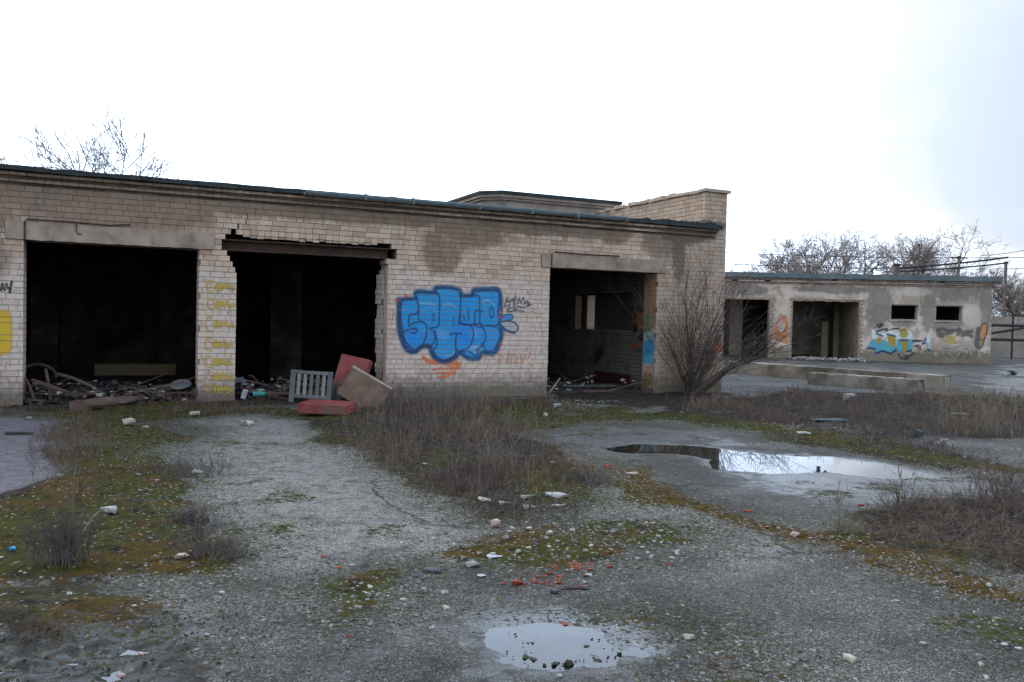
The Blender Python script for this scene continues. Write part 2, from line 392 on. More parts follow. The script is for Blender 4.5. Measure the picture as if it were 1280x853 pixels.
def ground_mat():
    m = Mat('weathered_yard', .85, .35); v = m.coords()
    A = m.n('ShaderNodeSeparateColor', {0: m.attr('mask_a').outputs['Color']}).outputs
    B = m.n('ShaderNodeSeparateColor', {0: m.attr('mask_b').outputs['Color']}).outputs
    big = m.noise(v, .8, 6, .6); mid = m.noise(v, 7., 6, .65); fine = m.noise(v, 60., 3, .6)
    vo = m.n('ShaderNodeTexVoronoi', {'Vector': v, 'Scale': 125.}, feature='F1')
    vr = m.n('ShaderNodeSeparateColor', {0: vo.outputs['Color']}).outputs
    vo2 = m.n('ShaderNodeTexVoronoi', {'Vector': v, 'Scale': 48.}, feature='F1')
    vr2 = m.n('ShaderNodeSeparateColor', {0: vo2.outputs['Color']}).outputs
    agg = m.ramp(vr[0], [(0., (.017, .0155, .013)), (.45, (.052, .0475, .040)), (.75, (.086, .079, .066)), (.92, (.134, .124, .105)), (1., (.235, .225, .2))])
    agg = m.mix(m.step(vr2[1], .93, .97), agg, m.ramp(vr2[0], [(0, (.03, .03, .03)), (.6, (.10, .097, .088)), (1, (.22, .21, .19))]))
    k = m.step(big, .34, .66, .62, 1.38)
    agg = m.mix(1., agg, m.n('ShaderNodeCombineColor', {0: k, 1: k, 2: k}).outputs[0], 'MULTIPLY')
    pale = m.ramp(vr[0], [(0., (.07, .066, .056)), (.5, (.155, .146, .124)), (.85, (.245, .23, .196)), (1., (.40, .385, .35))])
    c = m.mix(m.math('MULTIPLY', B[0], m.step(mid, .25, .6)), agg, pale)
    # worn dark patches, silt in the hollows, and cracks through the old surface
    wear = m.step(m.noise(v, 1.7, 7, .68, .5), .50, .64)
    c = m.mix(m.math('MULTIPLY', wear, .5), c, m.mix(1., c, (.52, .52, .50), 'MULTIPLY'))
    wob = m.n('ShaderNodeVectorMath', {0: v, 1: m.n('ShaderNodeVectorMath', {0: m.n('ShaderNodeTexNoise', {'Vector': v, 'Scale': 1.6, 'Detail': 5.}).outputs['Color'], 'Scale': .9}, operation='SCALE').outputs[0]}, operation='ADD').outputs[0]
    vc = m.n('ShaderNodeTexVoronoi', {'Vector': wob, 'Scale': .42}, feature='DISTANCE_TO_EDGE').outputs['Distance']
    crack = m.math('MULTIPLY', m.step(vc, .016, .004), m.step(m.noise(v, .5, 3), .42, .56))
    c = m.mix(m.math('MULTIPLY', crack, .85), c, (.014, .014, .010))
    mau = m.mix(m.step(mid, .35, .65), (.085, .076, .082), (.135, .122, .125))
    c = m.mix(B[1], c, mau)
    # dark blotches and thin lichen on the old asphalt
    c = m.mix(m.math('MULTIPLY', m.step(m.noise(v, 15., 6, .75, .4), .55, .66), .65), c, (.024, .026, .019))
    soil = m.mix(m.step(mid, .3, .7), (.014, .011, .010), (.048, .036, .028))
    soil = m.mix(m.step(vr2[2], .93, .98), soil, (.11, .10, .088))
    f_s = m.step(m.math('ADD', A[1], m.math('MULTIPLY', m.math('SUBTRACT', mid, .5), 1.5)), .35, .65)
    c = m.mix(f_s, c, soil)
    mo = m.mix(m.step(m.math('ADD', m.noise(v, 3.2, 5, .6), m.math('MULTIPLY', B[2], .35)), .46, .66), (.028, .032, .005), (.058, .028, .005))
    mo = m.mix(m.step(fine, .4, .75), mo, (.075, .064, .016))
    mo = m.mix(m.step(mid, .55, .3), mo, (.011, .011, .006))
    f_m = m.step(m.math('ADD', A[0], m.math('MULTIPLY', m.math('SUBTRACT', m.noise(v, 16., 6, .75), .5), 2.2)), .40, .66)
    halo = m.attr('mask_b').outputs['Alpha']
    crumb = m.step(m.math('ADD', m.noise(v, 26., 6, .72), m.math('MULTIPLY', halo, .19)), .595, .64)   # moss crumbs fray out over the asphalt
    crumb = m.math('MULTIPLY', crumb, m.step(halo, .03, .25))
    vo3 = m.n('ShaderNodeTexVoronoi', {'Vector': v, 'Scale': 34.}, feature='F1')
    v3 = m.n('ShaderNodeSeparateColor', {0: vo3.outputs['Color']}).outputs
    peb = m.math('MULTIPLY', m.math('MULTIPLY', m.step(v3[0], .84, .88), m.step(vo3.outputs['Distance'], .42, .34)), m.step(halo, .1, .5))
    f_m = m.math('MAXIMUM', f_m, m.math('MULTIPLY', crumb, .92))
    f_m = m.math('MULTIPLY', f_m, m.math('SUBTRACT', 1., peb))
    c = m.mix(m.math('MULTIPLY', peb, .8), c, m.ramp(v3[1], [(0, (.07, .066, .058)), (.6, (.20, .19, .165)), (1, (.36, .34, .30))]))
    f_m = m.math('MULTIPLY', f_m, m.step(vr2[1], .93, .89))       # stones poke through the moss
    c = m.mix(f_m, c, mo)
    wet = m.math('MULTIPLY', A[2], m.step(m.math('ADD', m.math('ADD', big, m.math('MULTIPLY', mid, .5)), m.math('MULTIPLY', m.math('SUBTRACT', A[2], .8), .6)), .52, .85), True)
    wet = m.math('MULTIPLY', wet, m.math('SUBTRACT', 1., m.math('MULTIPLY', f_m, .8)))
    c = m.mix(m.math('MULTIPLY', wet, .55), c, (.064, .062, .053))
    c = m.mix(m.math('MULTIPLY', wet, .35), c, m.mix(1., c, (.45, .45, .47), 'MULTIPLY'))
    m.color(c)
    m.rough(m.step(wet, 0., 1., .85, .20))
    m.set(m.b.inputs['Specular IOR Level'], m.math('MULTIPLY', m.math('ADD', .22, m.math('MULTIPLY', wet, .2)), m.math('SUBTRACT', 1., m.math('MULTIPLY', m.math('MAXIMUM', f_m, f_s), .85))))
    h = m.math('ADD', m.math('MULTIPLY', vo.outputs['Distance'], -.6), m.math('MULTIPLY', mid, .8))
    bs = m.n('ShaderNodeBump', {'Height': h, 'Distance': .012, 'Strength': m.step(wet, 0., 1., .55, .18)})
    m.set(m.b.inputs['Normal'], bs.outputs[0])
    return m.m
M_GROUND = ground_mat()
ground = obj('ground', mesh('ground', np.stack([GX.ravel(), GY.ravel(), GZ.ravel()], -1), GF, M_GROUND,
             {'mask_a': ('FLOAT_COLOR', rgba(GM['moss'], GM['soil'], GM['wet'])),
              'mask_b': ('FLOAT_COLOR', rgba(GM['pale'], GM['mauve'], GM['rust'], GM['halo']))}, smooth=True), kind='structure')

def water_mat():
    m = Mat('standing_water'); nt = m.t
    v = m.coords()
    bp = m.n('ShaderNodeBump', {'Height': m.noise(v, 5., 3), 'Strength': .02, 'Distance': .02})
    fr = m.n('ShaderNodeFresnel', {'IOR': 1.38, 'Normal': bp.outputs[0]})
    gl = m.n('ShaderNodeBsdfGlossy', {'Color': (1, 1, 1), 'Roughness': .015, 'Normal': bp.outputs[0]})
    tr = m.n('ShaderNodeBsdfTransparent', {'Color': (.72, .74, .70)})
    mx = m.n('ShaderNodeMixShader', {0: fr.outputs[0], 1: tr.outputs[0], 2: gl.outputs[0]})
    nt.links.new(mx.outputs[0], m.out.inputs[0])
    return m.m
M_WATER = water_mat()
for (p, s), lv in zip(R_PUD, (-.0075, -.0085, -.0080)):
    c = p.mean(0); q = c + (p - c) * 1.0
    d = q - c; q = q + d / (np.linalg.norm(d, axis=1, keepdims=True) + 1e-6) * .25
    if sum(q[i][0] * q[(i + 1) % len(q)][1] - q[(i + 1) % len(q)][0] * q[i][1] for i in range(len(q))) < 0: q = q[::-1]
    o = obj('puddle', mesh('puddle', np.concatenate([q, np.zeros((len(q), 1))], 1), [list(range(len(q)))], M_WATER), loc=(0, 0, lv), kind='structure')

# ------------------------------------------------------------------ the long garage building
FB = Frame(ground_at(28, 508), math.radians(25.164))
garage = empty('garage_building', FB.o, FB.ang, 'long abandoned garage of pale bricks with three open doorways and blue graffiti', 'building')
O1, O2, O3 = (0., 2.76), (3.41, 6.21), (9.94, 12.76)
S_L, S_R, PIER = -9., 14.73, 14.07
RH, NROW, WT = .1, 37, .51
BUILD_LOC = garage

def wall_mats():
    m = Mat('sand_lime_brick', .9, .2); v = m.coords(BUILD_LOC); x = m.xyz(v)
    t = m.math('FRACT', m.math('ADD', m.attr('tint').outputs['Fac'], m.n('ShaderNodeObjectInfo').outputs['Random']))
    base = m.ramp(t, [(0., (.38, .265, .18)), (.2, (.47, .34, .24)), (.55, (.53, .39, .28)), (.85, (.58, .435, .32)), (.95, (.50, .335, .225)), (1., (.42, .26, .175))])
    n1 = m.noise(v, 1.1, 5, .6); n2 = m.noise(v, 7., 6, .65); n3 = m.noise(v, 60., 4, .7)
    # limewash worn over the lower wall
    lw = m.math('MULTIPLY', m.step(m.math('ADD', x[2], m.math('MULTIPLY', m.math('SUBTRACT', n1, .5), 1.2)), 2.65, 2.35), m.step(n2, .25, .55))
    lw = m.math('MULTIPLY', lw, m.step(x[0], 13.6, 12.4))
    c = m.mix(m.math('MULTIPLY', lw, .66), base, m.mix(m.step(n2, .3, .7), (.54, .435, .365), (.63, .52, .445)))
    # brown weathering high on the left, soot and rain stains
    st = blobs(m, x[0], x[2], [(-2.2, 3.6, 4.6, .9), (1.3, 3.5, 2.2, .62), (-1.0, 2.4, .9, .7), (8.0, 3.45, .9, .35), (7.4, 3.0, .5, .5), (4.8, 3.62, 3.2, .22), (9.8, 3.62, 2.4, .16), (12.9, 3.5, .8, .4), (11.6, 3.6, .5, .25)], n1)
    c = m.mix(m.math('MULTIPLY', st, .75), c, m.mix(n2, (.12, .075, .045), (.24, .165, .11)))
    soot = blobs(m, x[0], x[2], [(13.5, 3.75, .75, .28), (13.35, 3.2, .22, .6), (14.0, 3.8, .5, .2), (13.6, 4.0, 1.4, .16)], n2)
    c = m.mix(m.math('MULTIPLY', soot, .82), c, (.025, .022, .02))
    streak = m.noise(m.scale(v, (5., 5., .5)), 1.5, 5, .6)
    c = m.mix(m.math('MULTIPLY', m.math('MULTIPLY', m.step(streak, .52, .72), m.step(x[2], 2.2, 3.7)), .45), c, (.12, .095, .075))
    c = m.mix(m.math('MULTIPLY', m.step(x[0], 12.3, 13.1), .4), c, m.mix(n2, (.20, .15, .11), (.31, .235, .17)))
    # splashed, mossy foot of the wall
    ft = m.step(m.math('ADD', x[2], m.math('MULTIPLY', m.math('SUBTRACT', n2, .5), .55)), .62, .12)
    c = m.mix(m.math('MULTIPLY', ft, .8), c, m.mix(n1, (.055, .05, .035), (.11, .085, .05)))
    c = m.mix(m.step(n3, .56, .72), c, m.mix(.5, c, (.1, .08, .06)))
    pt = m.step(m.noise(v, 2.6, 7, .7, .6), .54, .66)
    c = m.mix(m.math('MULTIPLY', pt, .38), c, (.17, .125, .09))
    m.color(c); m.bump(m.math('ADD', m.math('MULTIPLY', n2, .7), m.math('MULTIPLY', n3, .5)), .45, .006)
    g = Mat('old_mortar', .95, .1); v = g.coords(BUILD_LOC); x = g.xyz(v)
    n1 = g.noise(v, 2., 5); n2 = g.noise(v, 30., 4)
    c = g.mix(g.step(n1, .35, .65), (.085, .064, .05), (.17, .13, .10))
    c = g.mix(g.math('MULTIPLY', g.step(x[2], 2.6, 2.2), .5), c, (.27, .22, .18))
    g.color(c); g.bump(n2, .5, .006)
    return m.m, g.m
M_BRICK, M_MORTAR = wall_mats()
M_CONC = simple('stained_concrete', (.24, .175, .125), (.37, .28, .21), 3., .9, .2, .5, 40, dirt=(.13, .10, .08))
M_FELT = simple('roofing_felt', (.022, .026, .025), (.05, .056, .053), 4., .9, .1, .4)
M_GUTTER = simple('dull_gutter_metal', (.10, .13, .135), (.16, .19, .195), 5., .45, .5, .1)
M_RUST = simple('rusty_steel', (.030, .017, .012), (.075, .036, .022), 7., .8, .3, .4)
M_INNER = None
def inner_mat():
    m = Mat('shaded_inner_brick', .95, .1); v = m.coords(BUILD_LOC)  # the deep shade indoors is put into the brick colour
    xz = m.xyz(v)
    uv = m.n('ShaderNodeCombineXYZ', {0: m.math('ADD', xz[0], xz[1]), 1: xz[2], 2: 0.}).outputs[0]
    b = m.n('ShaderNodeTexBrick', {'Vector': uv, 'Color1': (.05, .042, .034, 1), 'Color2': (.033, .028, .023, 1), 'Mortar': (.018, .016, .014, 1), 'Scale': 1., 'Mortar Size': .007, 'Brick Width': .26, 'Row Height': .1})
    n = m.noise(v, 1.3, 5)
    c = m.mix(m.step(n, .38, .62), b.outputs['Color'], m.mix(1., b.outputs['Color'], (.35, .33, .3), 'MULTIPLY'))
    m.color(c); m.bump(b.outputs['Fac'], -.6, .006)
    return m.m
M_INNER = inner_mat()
M_INNER2 = simple('lit_side_brick', (.17, .145, .115), (.27, .235, .19), 3., .95, .1, .3, dirt=(.05, .045, .04))  # paler inner brick: light on the side wall is put into its colour
M_SHADED = simple('shaded_ceiling', (.012, .011, .010), (.022, .02, .018), 2.)  # near-black tone stands in for the unlit interior
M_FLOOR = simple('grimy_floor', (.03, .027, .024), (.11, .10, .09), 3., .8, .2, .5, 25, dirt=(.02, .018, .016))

def row_solid(r):
    """solid stretches of the front wall in course r"""
    z = r * RH + .05
    L = [(S_L, S_R)]
    def cut(a, b):
        nonlocal L
        o = []
        for p, q in L:
            if b <= p or a >= q: o.append((p, q)); continue
            if a - p > .02: o.append((p, a))
            if q - b > .02: o.append((b, q))
        L = o
    R_ = random.Random(r * 31)
    if z < 2.8:
        cut(*O1); cut(O2[0], O2[1] + (R_.uniform(-.025, .025) if z < 2.5 else R_.uniform(.0, .10)))
        cut(*O3)
        if z > 2.4: cut(O2[0] - (z - 2.4) * .5, O2[0])
    elif z < 3.1:
        cut(-.27, 3.02); cut(9.71, 12.99)
        cut(3.14 if z < 3.0 else 3.2, 6.36 + (.12 if z < 3 else 0))
    elif z < 3.2:
        cut(3.30, 3.37)                                     # the crack starts above the steel lintel
    if 3.2 <= z < 3.62:
        cx = 3.40 + (z - 3.2) * .85 + (.03 if r % 2 else -.03)
        w = .03 - (z - 3.2) * .06
        cut(cx, cx + max(w, .010))
    return L

# ---- cores of the courses (mortar) and the bricks that face them
core_lo, core_hi = [], []
B_lo, B_hi = [], []                                        # every brick: lo/hi in building coordinates
GAP = .0095
def lay(a, b, y0, y1, z0, header, axis='s', fixed=0., face=1, off=0.):
    """bricks from a to b; axis 's' along the wall, 't' along a reveal"""
    unit = .12 if header else .25
    p = a - off
    while p < b - .012:
        q = p + unit
        l, h = max(p, a), min(q, b)
        if b - h < .035: h = b; 
        if h - l > .03:
            if axis == 's': B_lo.append((l, y0, z0)); B_hi.append((h, y1, z0 + RH - GAP))
            else: B_lo.append((y0, l, z0)); B_hi.append((y1, h, z0 + RH - GAP))
        if h == b: break
        p = q + .0075
for r in range(NROW):
    z = r * RH; hd = r % 3 == 1
    for (a, b) in row_solid(r):
        core_lo.append((a + .012, .007, z - .001)); core_hi.append((b - .012, WT - .008, z + RH - .001))
        lay(a, b, 0., .12, z, hd, off=(0., .065, .13, .05, .19, .1)[(r * 5) % 6])
        for end, sgn in ((a, 1), (b, -1)):                 # reveals of the doorways
            if S_L < end < S_R and z < 2.8:
                y0, y1 = (end, end + .12) if sgn > 0 else (end - .12, end)
                lay(.131, WT, y0, y1, z, not hd, 't')
# corbelled cornice courses
for k, pr in ((0, .075), (1, .155)):
    z = 3.7 + k * .1
    core_lo.append((S_L, -pr + .09, z)); core_hi.append((14.40, WT, z + .1))
    n0 = len(B_lo); lay(S_L, 14.40, -pr, .12 - pr, z, True)
    for i in range(n0, len(B_lo)): B_lo[i] = (B_lo[i][0], B_lo[i][1], z + .042)
# gable wall that rises above the roof: pier in front, coping, inner face
GD = 9.0
for r in range(37, 48):
    z = r * RH
    core_lo.append((PIER + .012, .011, z - .001)); core_hi.append((S_R - .012, GD, z + .1))
    lay(PIER, S_R, 0., .12, z, bool(r % 2), off=0. if r % 2 else .065)
    top = 48 - 0
    lay(.131, GD, PIER, PIER + .12, z, not (r % 2), 't')
for r in range(0, 48):                                     # outer side of the gable
    lay(.131, .79, S_R - .12, S_R, r * RH, not (r % 2), 't')
    lay(3.01, 3.59, S_R - .12, S_R, r * RH, not (r % 2), 't')
SI = 14.2
for y0, y1, z0, z1 in ((WT - .02, .8, 0, 3.7), (3.0, 3.6, 0, 3.7), (5.66, GD, 0, 3.7), (.8, 3.0, 0, .3), (.8, 3.0, 3.3, 3.7), (5.2, 5.66, 0, 1.2), (5.2, 5.66, 2.56, 3.7)):  # includes an unseen side opening added to throw daylight on the window reveal
    core_lo.append((SI, y0, z0)); core_hi.append((S_R - .012, y1, z1))
core_lo.append((SI, 3.6, 0)); core_hi.append((SI + .08, 5.2, 3.7)); core_lo.append((SI + .08, 3.6, 2.9)); core_hi.append((S_R - .012, 5.2, 3.7))  # slit flared on its unseen outer side to let in more daylight
for r in range(12, 26):                                    # brick reveal at the back of the slit, catching the daylight
    for a_ in (SI + .004, SI + .26): B_lo.append((a_, 5.645, r * RH)); B_hi.append((a_ + .25, 5.75, r * RH + RH - GAP))
    B_lo.append((13.302, 4.768, r * RH + .21)); B_hi.append((13.498, 4.86, r * RH + .21 + RH - GAP))
cop = random.Random(4); q = -.06
while q < GD:                                              # rough coping bricks, some askew or missing
    l = cop.choice([.25, .25, .12])
    if cop.random() > (.05 if q < 2 else .22):
        dz = cop.uniform(-.012, .012)
        B_lo.append((PIER - .05, q, 4.80 + dz)); B_hi.append((S_R + .06, q + l - .012, 4.875 + dz + (cop.uniform(0, .03) if q > 1 else 0)))
    q += l
V, F = boxes(core_lo, core_hi)
wall = obj('wall', mesh('wall', V, F, M_MORTAR), garage)
B_lo = np.array(B_lo); B_hi = np.array(B_hi)
# the largest-looking bricks are parts of their own, the others one joined part
ctr = (B_lo + B_hi) / 2; dim = B_hi - B_lo
W = FB.o + ctr[:, :1] * FB.e + ctr[:, 1:2] * FB.n + ctr[:, 2:] * np.array([0, 0, 1.])
rel = W - EYEP; dep = rel @ FWD
pu = 640 + FPX * (rel @ RGT) / dep; pv = 426.5 - FPX * (rel @ UPV) / dep
std = (np.abs(dim[:, 0] - .25) < .003) & (np.abs(dim[:, 1] - .12) < .003) & (np.abs(dim[:, 2] - (RH - GAP)) < .003) & (ctr[:, 1] < .1)
size = np.where(std & (pu > 12) & (pu < 1268) & (pv > 5), 1 / dep, 0)
pick = np.argsort(-size)[:296]; pick = pick[size[pick] > 0]
variants = []
for i in range(6):
    V, F = box_bev(.25, .12, RH - GAP, .0035, 1, .0012, i)
    variants.append(mesh('brick', V, F, M_BRICK))
for j, i in enumerate(pick):
    c = ctr[i]
    o = obj('brick', variants[j % 6], wall, (c[0], c[1] + random.uniform(-.002, .002), B_lo[i, 2]), (0, random.uniform(-.004, .004), random.uniform(-.006, .006)))
rest = np.ones(len(B_lo), bool); rest[pick] = False
rl, rh = B_lo[rest].copy(), B_hi[rest].copy()
rl += rng.uniform(-.0018, .0018, rl.shape); rh += rng.uniform(-.0018, .0018, rh.shape)
V, F = boxes(rl, rh, .0012)
obj('brick', mesh('bricks', V, F, M_BRICK, {'tint': ('FLOAT', np.repeat(rng.random(len(rl)), 8))}), wall, kind='stuff')

# ---- lintels
def ragged_beam(name, lo, hi, mat, jit=.008, cuts=14, seed=0):
    import bmesh
    bm = bmesh.new(); bmesh.ops.create_cube(bm, size=1)
    bmesh.ops.bisect_plane
    L = [e for e in bm.edges if abs(e.verts[0].co.x - e.verts[1].co.x) > .5]
    bmesh.ops.subdivide_edges(bm, edges=L, cuts=cuts)
    r = random.Random(seed)
    for v in bm.verts:
        v.co = Vector([(lo[i] + hi[i]) / 2 + v.co[i] * (hi[i] - lo[i]) + r.uniform(-jit, jit) for i in range(3)])
    V = [v.co[:] for v in bm.verts]; bm.verts.index_update(); F = [[v.index for v in f.verts] for f in bm.faces]; bm.free()
    return mesh(name, V, F, mat)
obj('lintel', ragged_beam('lintel', (-.26, -.035, 2.795), (3.01, .48, 3.10), M_CONC, .006, 24, 1), garage)
obj('lintel', ragged_beam('lintel', (9.72, -.03, 2.805), (12.98, .48, 3.10), M_CONC, .005, 24, 2), garage)
V, F = cat_geo([boxes([(3.16, .06, 2.80)], [(6.34, .40, 2.825)]), boxes([(3.16, .20, 2.825)], [(6.34, .23, 2.985)]), boxes([(3.16, .06, 2.985)], [(6.34, .40, 3.01)])])
V2 = V.copy()
o = obj('lintel', mesh('steel_lintel', V2, F, M_RUST), garage); o['label'] = 'rusty steel beam over the middle doorway'
obj('lintel', ragged_beam('slab', (3.16, .405, 2.80), (6.34, .50, 3.09), M_SHADED, .004, 10, 3), garage)
# broken brick ends hanging in the gap above the steel beam
bl, bh = [], []
s = 3.52
while s < 6.05:
    d = random.uniform(.035, .07); bl.append((s, .005 + random.uniform(0, .02), 3.1 - d)); bh.append((s + .125 - .008, .13, 3.096)); s += .128
for s, l in ((6.2, .12), (6.34, .1)): pass
V, F = boxes(bl, bh, .006)
obj('brick', mesh('broken_bricks', V, F, M_BRICK, {'tint': ('FLOAT', np.repeat(rng.uniform(.5, .8, len(bl)), 8))}), wall, kind='stuff')
# thin rods left on the lintels
V, F = tube1([(.02, -.05, 2.80), (.02, -.05, 3.09), (.05, -.05, 3.135), (.6, -.05, 3.135), (1.30, -.05, 3.115), (1.62, -.05, 3.15)], .014, 6)
obj('rod', mesh('rod', V, F, M_RUST), garage)
V, F = tube1([(.78, -.05, 3.12), (.78, -.06, 3.0), (.81, -.08, 2.94), (.87, -.08, 2.93)], .011, 6)
obj('hook', mesh('hook', V, F, M_RUST), garage)
V, F = tube1([(10.03, -.04, 3.14), (10.8, -.045, 3.125), (11.7, -.04, 3.135)], .016, 6); obj('rod', mesh('rod', V, F, M_RUST), garage)
V, F = tube1([(9.96, -.04, 3.10), (9.96, -.04, 2.82)], .013, 6); obj('rod', mesh('rod', V, F, M_RUST), garage)
# timber post and loose plaster beside the middle doorway
M_TIMBER = simple('pale_worn_timber', (.20, .135, .095), (.36, .25, .18), 4., .85, .2, .4, stretch=(1, 1, .15), dirt=(.12, .06, .045))
V, F = box_bev(.055, .07, 2.62, .008, 1, .006, 3, 3)
obj('door_post', mesh('door_post', V, F, M_TIMBER), garage, (6.245, -.02, .0))

# ---- roof, gutter, light on the roof
n = 90
sx = np.linspace(S_L, 14.42, n)
r_ = np.random.default_rng(3)
zt = 3.985 + r_.normal(0, .006, n) + .02 * (r_.random(n) > .93)
zt[sx > 12.6] += r_.normal(.012, .014, (sx > 12.6).sum())
yf = -.25 + r_.normal(0, .006, n)
yf[sx < 5.6] -= .01
prof = np.stack([np.stack([sx, yf, np.full(n, 3.905) + r_.normal(0, .005, n)], -1), np.stack([sx, yf, zt], -1), np.stack([sx, yf + .35, zt + .01], -1), np.stack([sx, np.full(n, 10.), np.full(n, 4.02)], -1), np.stack([sx, np.full(n, 10.), np.full(n, 3.905)], -1)], 1)
k = 5; I = np.arange(n - 1)[:, None] * k + np.arange(k)[None]; I2 = np.arange(n - 1)[:, None] * k + (np.arange(k)[None] + 1) % k
Fq = np.stack([I, I2, I2 + k, I + k], -1).reshape(-1, 4)
Fl = [list(f) for f in Fq] + [[4, 3, 2, 1, 0], [(n - 1) * k + i for i in range(5)]]
roof = obj('roof', mesh('roof', prof.reshape(-1, 3), Fl, M_FELT), garage)
for j in range(26):                                         # torn lumps of felt at the right end of the eaves
    s = random.uniform(12.3, 14.4); V, F = box_bev(random.uniform(.06, .2), random.uniform(.05, .12), random.uniform(.03, .07), .01, 1, .012, j, 1)
    obj('felt_lump', mesh('felt_lump', V, F, M_FELT), roof, (s, random.uniform(-.16, -.04), 3.985), (random.uniform(-.3, .3), random.uniform(-.3, .3), random.uniform(0, 3)))
gut = [FB.at(380, 246, -.2)[0], FB.at(455, 250, -.2)[0], FB.at(514, 254, -.2)[0], FB.at(596, 259, -.2)[0], FB.at(661, 264, -.2)[0], FB.at(718, 269, -.2)[0], FB.at(778, 275, -.2)[0]]
for a, b in zip(gut[:-1], gut[1:]):
    an = np.linspace(math.pi, 2 * math.pi, 9)
    ring = [(-.335 + .085 * math.cos(t), 3.975 + .095 * math.sin(t)) for t in an] + [(-.335 + .078 * math.cos(t), 3.978 + .087 * math.sin(t)) for t in an[::-1]]
    dz = random.uniform(-.008, .008)
    V = [(s, y, z + dz) for s in (a - .02, b + .015) for y, z in ring]; m_ = len(ring)
    F = [[i, (i + 1) % m_, m_ + (i + 1) % m_, m_ + i] for i in range(m_)]
    g = obj('gutter', mesh('gutter', V, F, M_GUTTER), garage)
    V, F = boxes([(b - .03, -.43, 3.87)], [(b - .005, -.24, 3.995)])
    obj('bracket', mesh('bracket', V, F, M_GUTTER), g)

# raised roof box (its front stands well back from the eaves)
M_RENDER = simple('brown_render', (.20, .15, .115), (.33, .26, .205), 2., .9, .2, .3, 20, dirt=(.14, .11, .09))
OFF = 5.0
pl, pr = FB.at(627, 245, OFF), FB.at(768, 258, OFF)
sA, sB = pl[0], pr[0]; zt = FB.at(625, 236.5, OFF - .3)[1]; zt2 = FB.at(774, 251, OFF - .3)[1]
zt = (zt + zt2) / 2
ch = .38
pts = [(sA, OFF), (sB, OFF), (sB, OFF + 4.), (sA - ch, OFF + 4.), (sA - ch, OFF + ch)]
def prism(pts, z0, z1):
    n = len(pts); V = [(x, y, z0) for x, y in pts] + [(x, y, z1) for x, y in pts]
    return V, [list(range(n))[::-1], list(range(n, 2 * n))] + [[i, (i + 1) % n, n + (i + 1) % n, n + i] for i in range(n)]
V, F = prism(pts, 3.9, zt - .14); pen = obj('roof_box', mesh('roof_box', V, F, M_RENDER), garage)
def grow(d): return [(sA - d * .4, OFF - d), (sB + d, OFF - d), (sB + d, OFF + 4 + d), (sA - ch - d, OFF + 4 + d), (sA - ch - d, OFF + ch - d * .4)]
V, F = prism(grow(.07), zt - .24, zt - .17); obj('moulding', mesh('moulding', V, F, M_RENDER), pen)
V, F = prism(grow(.13), zt - .17, zt - .09); obj('moulding', mesh('moulding', V, F, M_RENDER), pen)
V, F = prism(grow(.17), zt - .09, zt); obj('cap', mesh('cap', V, F, M_FELT), pen)

# ---- inside: floor, ceiling, partitions, back wall with openings
def part_boxes(name, L, mat, parent=garage, **k):
    V, F = boxes([l for l, h in L], [h for l, h in L]); return obj(name, mesh(name, V, F, mat), parent, **k)
BK = 6.2
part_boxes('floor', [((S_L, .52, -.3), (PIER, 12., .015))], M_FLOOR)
part_boxes('ceiling', [((S_L, .52, 3.30), (PIER, 12., 3.42))], M_SHADED)
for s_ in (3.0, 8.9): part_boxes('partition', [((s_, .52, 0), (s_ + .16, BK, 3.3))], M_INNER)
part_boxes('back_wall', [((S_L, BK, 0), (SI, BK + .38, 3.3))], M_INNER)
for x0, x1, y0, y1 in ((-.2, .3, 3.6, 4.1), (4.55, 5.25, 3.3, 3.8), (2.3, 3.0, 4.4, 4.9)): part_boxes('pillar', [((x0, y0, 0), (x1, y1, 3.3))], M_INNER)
L = []
for r in range(33):
    z0 = r * .1; off = .13 * (r % 2)
    for a_, b_ in (((.52, BK),) if z0 + .05 < 1.38 or z0 + .05 > 2.36 else ((.52, 1.82), (4.78, BK))):
        p_ = a_ - off
        while p_ < b_:
            l_, h_ = max(p_, a_), min(p_ + .25, b_)
            if h_ - l_ > .03: L.append(((13.294 + random.uniform(-.002, .002), l_, z0), (13.5, h_, z0 + .09)))
            p_ += .26
pw = part_boxes('partition', [((13.3, .52, 0), (13.497, 1.815, 3.3)), ((13.3, 4.785, 0), (13.497, BK, 3.3)), ((13.3, 1.816, 0), (13.497, 4.784, 1.375)), ((13.3, 1.816, 2.365), (13.497, 4.784, 3.3))], M_SHADED)
part_boxes('brick', L, M_INNER2, pw, kind='stuff')
part_boxes('window_sill', [((13.27, 1.83, 1.382), (13.52, 4.765, 1.41))], M_CONC)
V, F = boxes([(13.56, 4.93, 1.3)], [(13.66, 5.05, 2.5)]); obj('window_post', mesh('window_post', V, F, M_INNER), garage)

